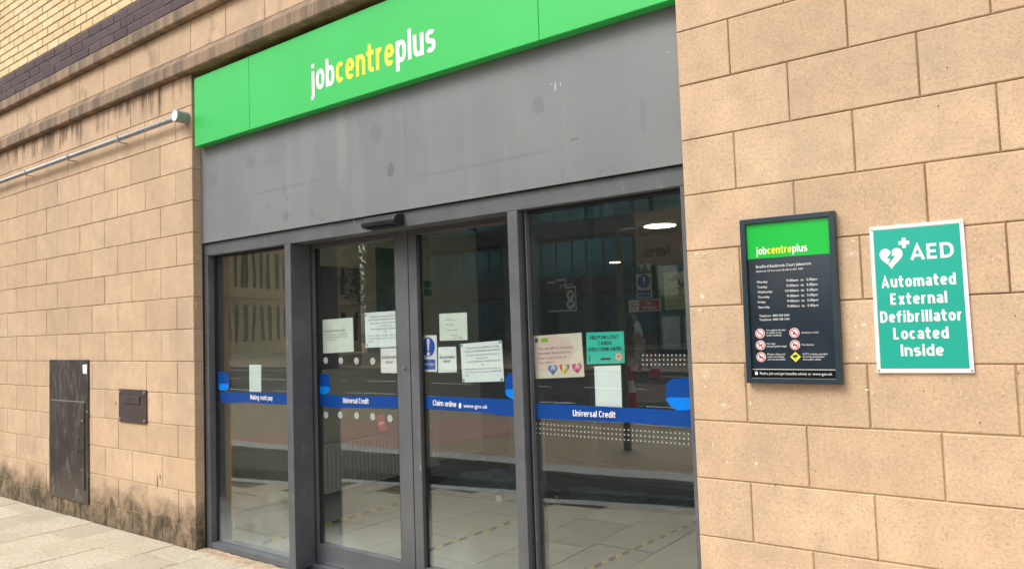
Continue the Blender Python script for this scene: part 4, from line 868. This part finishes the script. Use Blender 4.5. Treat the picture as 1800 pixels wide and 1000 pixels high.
# lamps burning in the office
M_lamp = N('lamp_glow').bsdf((.9, .8, .5), .5, emit=((1, .78, .35), 8.0))
for x, y, wh in ((-5.5, 9.5, 'left'), (-3.2, 9.5, 'middle'), (-.5, 9.5, 'right')):
    l_ = thing('ceiling_lamp', wh+'most' * (wh != 'middle')+' of three round warm ceiling lamps glowing deep inside the office', 'lamp', (x, y, 2.63), 'warm ceiling lamps inside the office')
    MB().cyl((x, y, 2.639), (x, y, 2.61), .12, 20).build('lamp_rim', M_frame, l_); MB().cyl((x, y, 2.6095), (x, y, 2.60), .10, 20).build('lamp_glass', M_lamp, l_)
l_ = thing('ceiling_lamp', 'pale flat disc lamp with added glow under the lobby ceiling near the right stone wall', 'lamp', (-2.591, 5.305, 2.62))
MB().cyl((-2.591, 5.305, 2.639), (-2.591, 5.305, 2.622), .20, 28).build('lamp_rim', M_ceil, l_); MB().cyl((-2.591, 5.305, 2.6215), (-2.591, 5.305, 2.612), .185, 28).build('lamp_glass', N('disc_fill_glow').bsdf((.9, .9, .8), .5, emit=((1, .93, .8), 5.0)), l_)  # disc glow added to brighten the lobby
# ------------------------------------------------------------------ across the street (seen mirrored in the glass)
def MR(px, dist, y_gl=.15):                                 # ground point met after reflection, at a horizontal distance
    d = ray(px, 500); d = Vector((d.x, d.y)).normalized(); return Vector((CAM.x+d.x*dist, 2*y_gl-(CAM.y+d.y*dist), 0))
def facade(name, label, A, B, depth, H, stories, bays, wallm, winm, arch=False, band=None, frame=None, wfrac=.5, z0=.6, sh=None):
    A = Vector((A.x, A.y, 0)); B = Vector((B.x, B.y, 0)); d = (B-A); Ln = d.length; d.normalize(); nrm = Vector((d.y, -d.x, 0))
    if nrm.dot(Vector((0, 0, 0))-A) < 0: nrm = -nrm
    t_ = thing(name, label, 'building', (A+B)/2)
    MB().quadbox([A, B, B+Vector((0, 0, H)), A+Vector((0, 0, H))], -nrm*depth).build('wall', wallm, t_)
    bw = Ln/bays
    def plank(x0, x1, za, zb, proud, nm, mt, par):
        p = [A+d*x0+Vector((0, 0, za)), A+d*x1+Vector((0, 0, za)), A+d*x1+Vector((0, 0, zb)), A+d*x0+Vector((0, 0, zb))]
        p = [q+nrm*proud for q in p]; return MB().quadbox(p, -nrm*(proud+.01 if proud > 0 else .01)).build(nm, mt, par)
    sh = sh or H/stories
    for s in range(stories):
        zb = s*sh+z0
        for k in range(bays):
            xa = (k+.5-wfrac/2)*bw; xb = (k+.5+wfrac/2)*bw; zt = zb+sh*.62
            pts = [(xa, zb), (xb, zb), (xb, zt)]
            if arch:
                xm = (xa+xb)/2; r = (xb-xa)/2
                pts += [(xm+r*.8, zt+r*.7), (xm+r*.35, zt+r*1.3), (xm, zt+r*1.65), (xm-r*.35, zt+r*1.3), (xm-r*.8, zt+r*.7)]
            pts.append((xa, zt))
            wi = MB().quadbox([A+d*x+Vector((0, 0, z))+nrm*.03 for x, z in pts], -nrm*.02).build('window', winm, t_)
            if frame:
                for x0, x1, z_a, z_b in ((xa-.12*bw*.3, xa, zb, zt), (xb, xb+.12*bw*.3, zb, zt), (xa-.1*bw, xb+.1*bw, zb-.12, zb)): plank(x0, x1, z_a, z_b, .12, 'window_frame', frame, t_)
        if band: plank(0, Ln, zb+sh-z0*.9, zb+sh-z0*.9+.3, .25, 'storey_band', band, t_)
    return t_
M_goth = simple('gothic_sandstone', (.74, .64, .44), .9, var=.2, vs=1.5); M_goth2 = simple('gothic_trim', (.72, .62, .43), .9, var=.1); M_vict = simple('victorian_stone', (.62, .45, .30), .9, var=.2, vs=1)
M_wind = simple('dark_window', (.035, .038, .04), .15, var=.2, bstr=0); M_mod = simple('dark_cladding', (.075, .085, .09), .5, var=.3, vs=.3); M_modg = simple('teal_glazing', (.06, .19, .21), .15, .6, var=.6, vs=.25, bstr=0); M_skyg = simple('pale_glazing', (.48, .60, .64), .15, .6, var=.3, vs=.3, bstr=0)
facade('gothic_building', 'tall gothic sandstone building with two rows of pointed arches across the street', MR(372, 62), MR(538, 70), 12, 15, 3, 11, M_goth, M_wind, True, M_goth2, None, .42, .9, 4.4)
facade('victorian_building', 'brown victorian corner building with sash windows next to the gothic one', MR(545, 56), MR(630, 56), 10, 14, 4, 4, M_vict, M_wind, False, M_goth2, M_goth2, .34, .8, 3.4)
facade('glass_office', 'pale glazed office block between the victorian building and the dark block', MR(640, 52), MR(742, 48), 10, 14, 4, 5, M_modg, M_skyg, False, M_mod, None, .8, .4, 3.2)
facade('dark_office_block', 'long dark clad modern block with ribbon windows across the street', MR(748, 46), MR(1150, 38), 10, 16, 5, 16, M_mod, M_modg, False, M_mod, None, .86, 1.0, 3.0)
facade('teal_tower', 'teal glazed tower at the right end of the dark block', MR(1155, 33), MR(1330, 33), 10, 18, 7, 4, M_modg, M_skyg, False, M_modg, None, .8, .3, 2.2)
# traffic cone pair, street sign, pedestrian
def cone(c, lab):
    t_ = thing('traffic_cone', lab, 'traffic cone', c, None)
    MB().box(c.x-.2, c.x+.2, c.y-.2, c.y+.2, c.z, c.z+.03).build('cone_base', M_dark, t_); zs = [.03, .28, .5, .75]; rs = [.15, .11, .07, .03]
    for k, mt in enumerate((M_red, M_white, M_red)): MB().cyl(c+Vector((0, 0, zs[k]+.0005)), c+Vector((0, 0, zs[k+1])), rs[k], 20, rs[k+1]).build('cone_band', mt, t_, smooth=False)
cone(Vector((-5.05, -8.7, -.05)), 'red and white traffic cone at the near edge of the road'); cone(Vector((-7.6, -15.0, -.05)), 'red and white traffic cone farther out on the road'); cone(Vector((-4.9, -12.4, -.05)), 'red and white traffic cone in the middle of the road')
sb = thing('street_sign_board', 'tan shop sign board on a post across the pavement, lettering ending in ised and les', 'sign', (-1.6, -5.6, 0))
p = MR(1195, 8.5); 
MB().cyl((p.x-.75, p.y, 0), (p.x-.75, p.y, 2.6), .04, 12).build('sign_post', M_frame, sb)
MB().box(p.x-.5, p.x+.6, p.y-.02, p.y+.02, 2.12, 2.75).build('sign_panel', simple('tan_board', (.30, .26, .21), .7, var=.1), sb)
MB().cyl((p.x-.75, p.y, 2.55), (p.x-.5, p.y, 2.55), .03, 10).build('sign_bracket', M_frame, sb)
Qs = Quad((p.x+.6, p.y+.021, 2.75), (p.x-.5, p.y+.021, 2.75), (p.x-.5, p.y+.021, 2.12), (p.x+.6, p.y+.021, 2.12))
strokes(Qs, 'lised', .50, .95, .45, .2, -.002, M_ink, sb); strokes(Qs, 'les', .62, .92, .85, .2, -.002, M_ink, sb)
def person(c, ang):
    t_ = thing('person', 'person in a white shirt and light trousers walking across the far road', 'person', c)
    def skin(nm, joints, edges, mt, lv=2):
        me = bpy.data.meshes.new(nm); R_ = Matrix.Rotation(ang, 3, 'Z'); me.from_pydata([tuple(R_ @ Vector(j[:3])+c) for j in joints], edges, []); me.materials.append(mt)
        o = link(nm, me, t_); sk = o.modifiers.new('skin', 'SKIN'); sk.use_smooth_shade = True
        for i, j in enumerate(joints): v = me.skin_vertices[0].data[i]; v.radius = (j[3], j[4] if len(j) > 4 else j[3]); v.use_root = (i == 0)
        sb_ = o.modifiers.new('sub', 'SUBSURF'); sb_.levels = lv; sb_.render_levels = lv; return o
    skinm = simple('skin', (.45, .28, .20), .6); J = [(0, 0, .95, .15, .11), (0, .02, 1.2, .15, .10), (0, .05, 1.40, .17, .10), (0, .09, 1.50, .055), (0, .13, 1.60, .085), (0, .14, 1.72, .08),
        (.19, .05, 1.38, .055), (.24, .0, 1.12, .045), (.22, .16, .92, .035), (.22, .19, .85, .028), (-.19, .05, 1.38, .055), (-.25, .08, 1.13, .045), (-.24, .27, .98, .035), (-.24, .33, .95, .028),
        (.10, 0, .88, .09), (.11, .12, .50, .06), (.11, -.02, .10, .042), (.11, .12, .04, .035), (-.10, 0, .88, .09), (-.11, -.05, .50, .06), (-.11, -.28, .14, .042), (-.11, -.17, .04, .035)]
    skin('body', J, [(0, 1), (1, 2), (2, 3), (3, 4), (4, 5), (2, 6), (6, 7), (7, 8), (8, 9), (2, 10), (10, 11), (11, 12), (12, 13), (0, 14), (14, 15), (15, 16), (16, 17), (0, 18), (18, 19), (19, 20), (20, 21)], skinm)
    skin('shirt', [(0, 0, .93, .18, .14), (0, .02, 1.2, .17, .12), (0, .05, 1.42, .18, .12), (.2, .05, 1.38, .07), (.24, .01, 1.14, .06), (-.2, .05, 1.38, .07), (-.25, .08, 1.15, .06)], [(0, 1), (1, 2), (2, 3), (3, 4), (2, 5), (5, 6)], M_white)
    skin('trousers', [(0, 0, .93, .16, .12), (.10, 0, .86, .105), (.11, .12, .50, .08), (.11, -.01, .13, .06), (-.10, 0, .86, .105), (-.11, -.05, .50, .08), (-.11, -.26, .16, .06)], [(0, 1), (1, 2), (2, 3), (0, 4), (4, 5), (5, 6)], simple('trousers_cloth', (.5, .47, .42), .9))
    skin('hair', [(0, .10, 1.66, .085), (0, .12, 1.74, .095)], [(0, 1)], simple('brown_hair', (.12, .06, .03), .8))
person(Vector((-9.2, -17.4, 0)), math.radians(70))
# street tree far along
def tree(c, h, seed):
    random.seed(seed); t_ = thing('street_tree', 'bushy green street tree in front of the pale glazed office block', 'tree', c)
    tr = MB(); tr.cyl(c, c+Vector((.1, 0, h*.45)), .16, 10, .1)
    for i in range(7):
        a = random.uniform(0, 6.28); tr.cyl(c+Vector((.1, 0, h*(.3+.03*i))), c+Vector((math.cos(a)*1.1, math.sin(a)*1.1, h*(.55+.05*i))), .06, 6, .02)
    tr.build('trunk', simple('bark', (.10, .07, .05), .9), t_)
    lf = MB()
    cl = [Vector((random.gauss(0, .7), random.gauss(0, .7), h*.7+random.gauss(0, h*.13))) for _ in range(60)]
    for q in cl:
        for _ in range(90):
            p = c+q+Vector((random.gauss(0, .32), random.gauss(0, .32), random.gauss(0, .3))); a = Vector((random.gauss(0, 1), random.gauss(0, 1), random.gauss(0, 1))).normalized()*.09; b = a.cross(Vector((random.gauss(0, 1), random.gauss(0, 1), 1))).normalized()*.06
            lf.poly([p-a, p+b, p+a, p-b])
    lf.build('crown', simple('leaf_green', (.07, .11, .03), .8, var=.4, vs=3), t_)
tree(MR(668, 40), 6.5, 4)
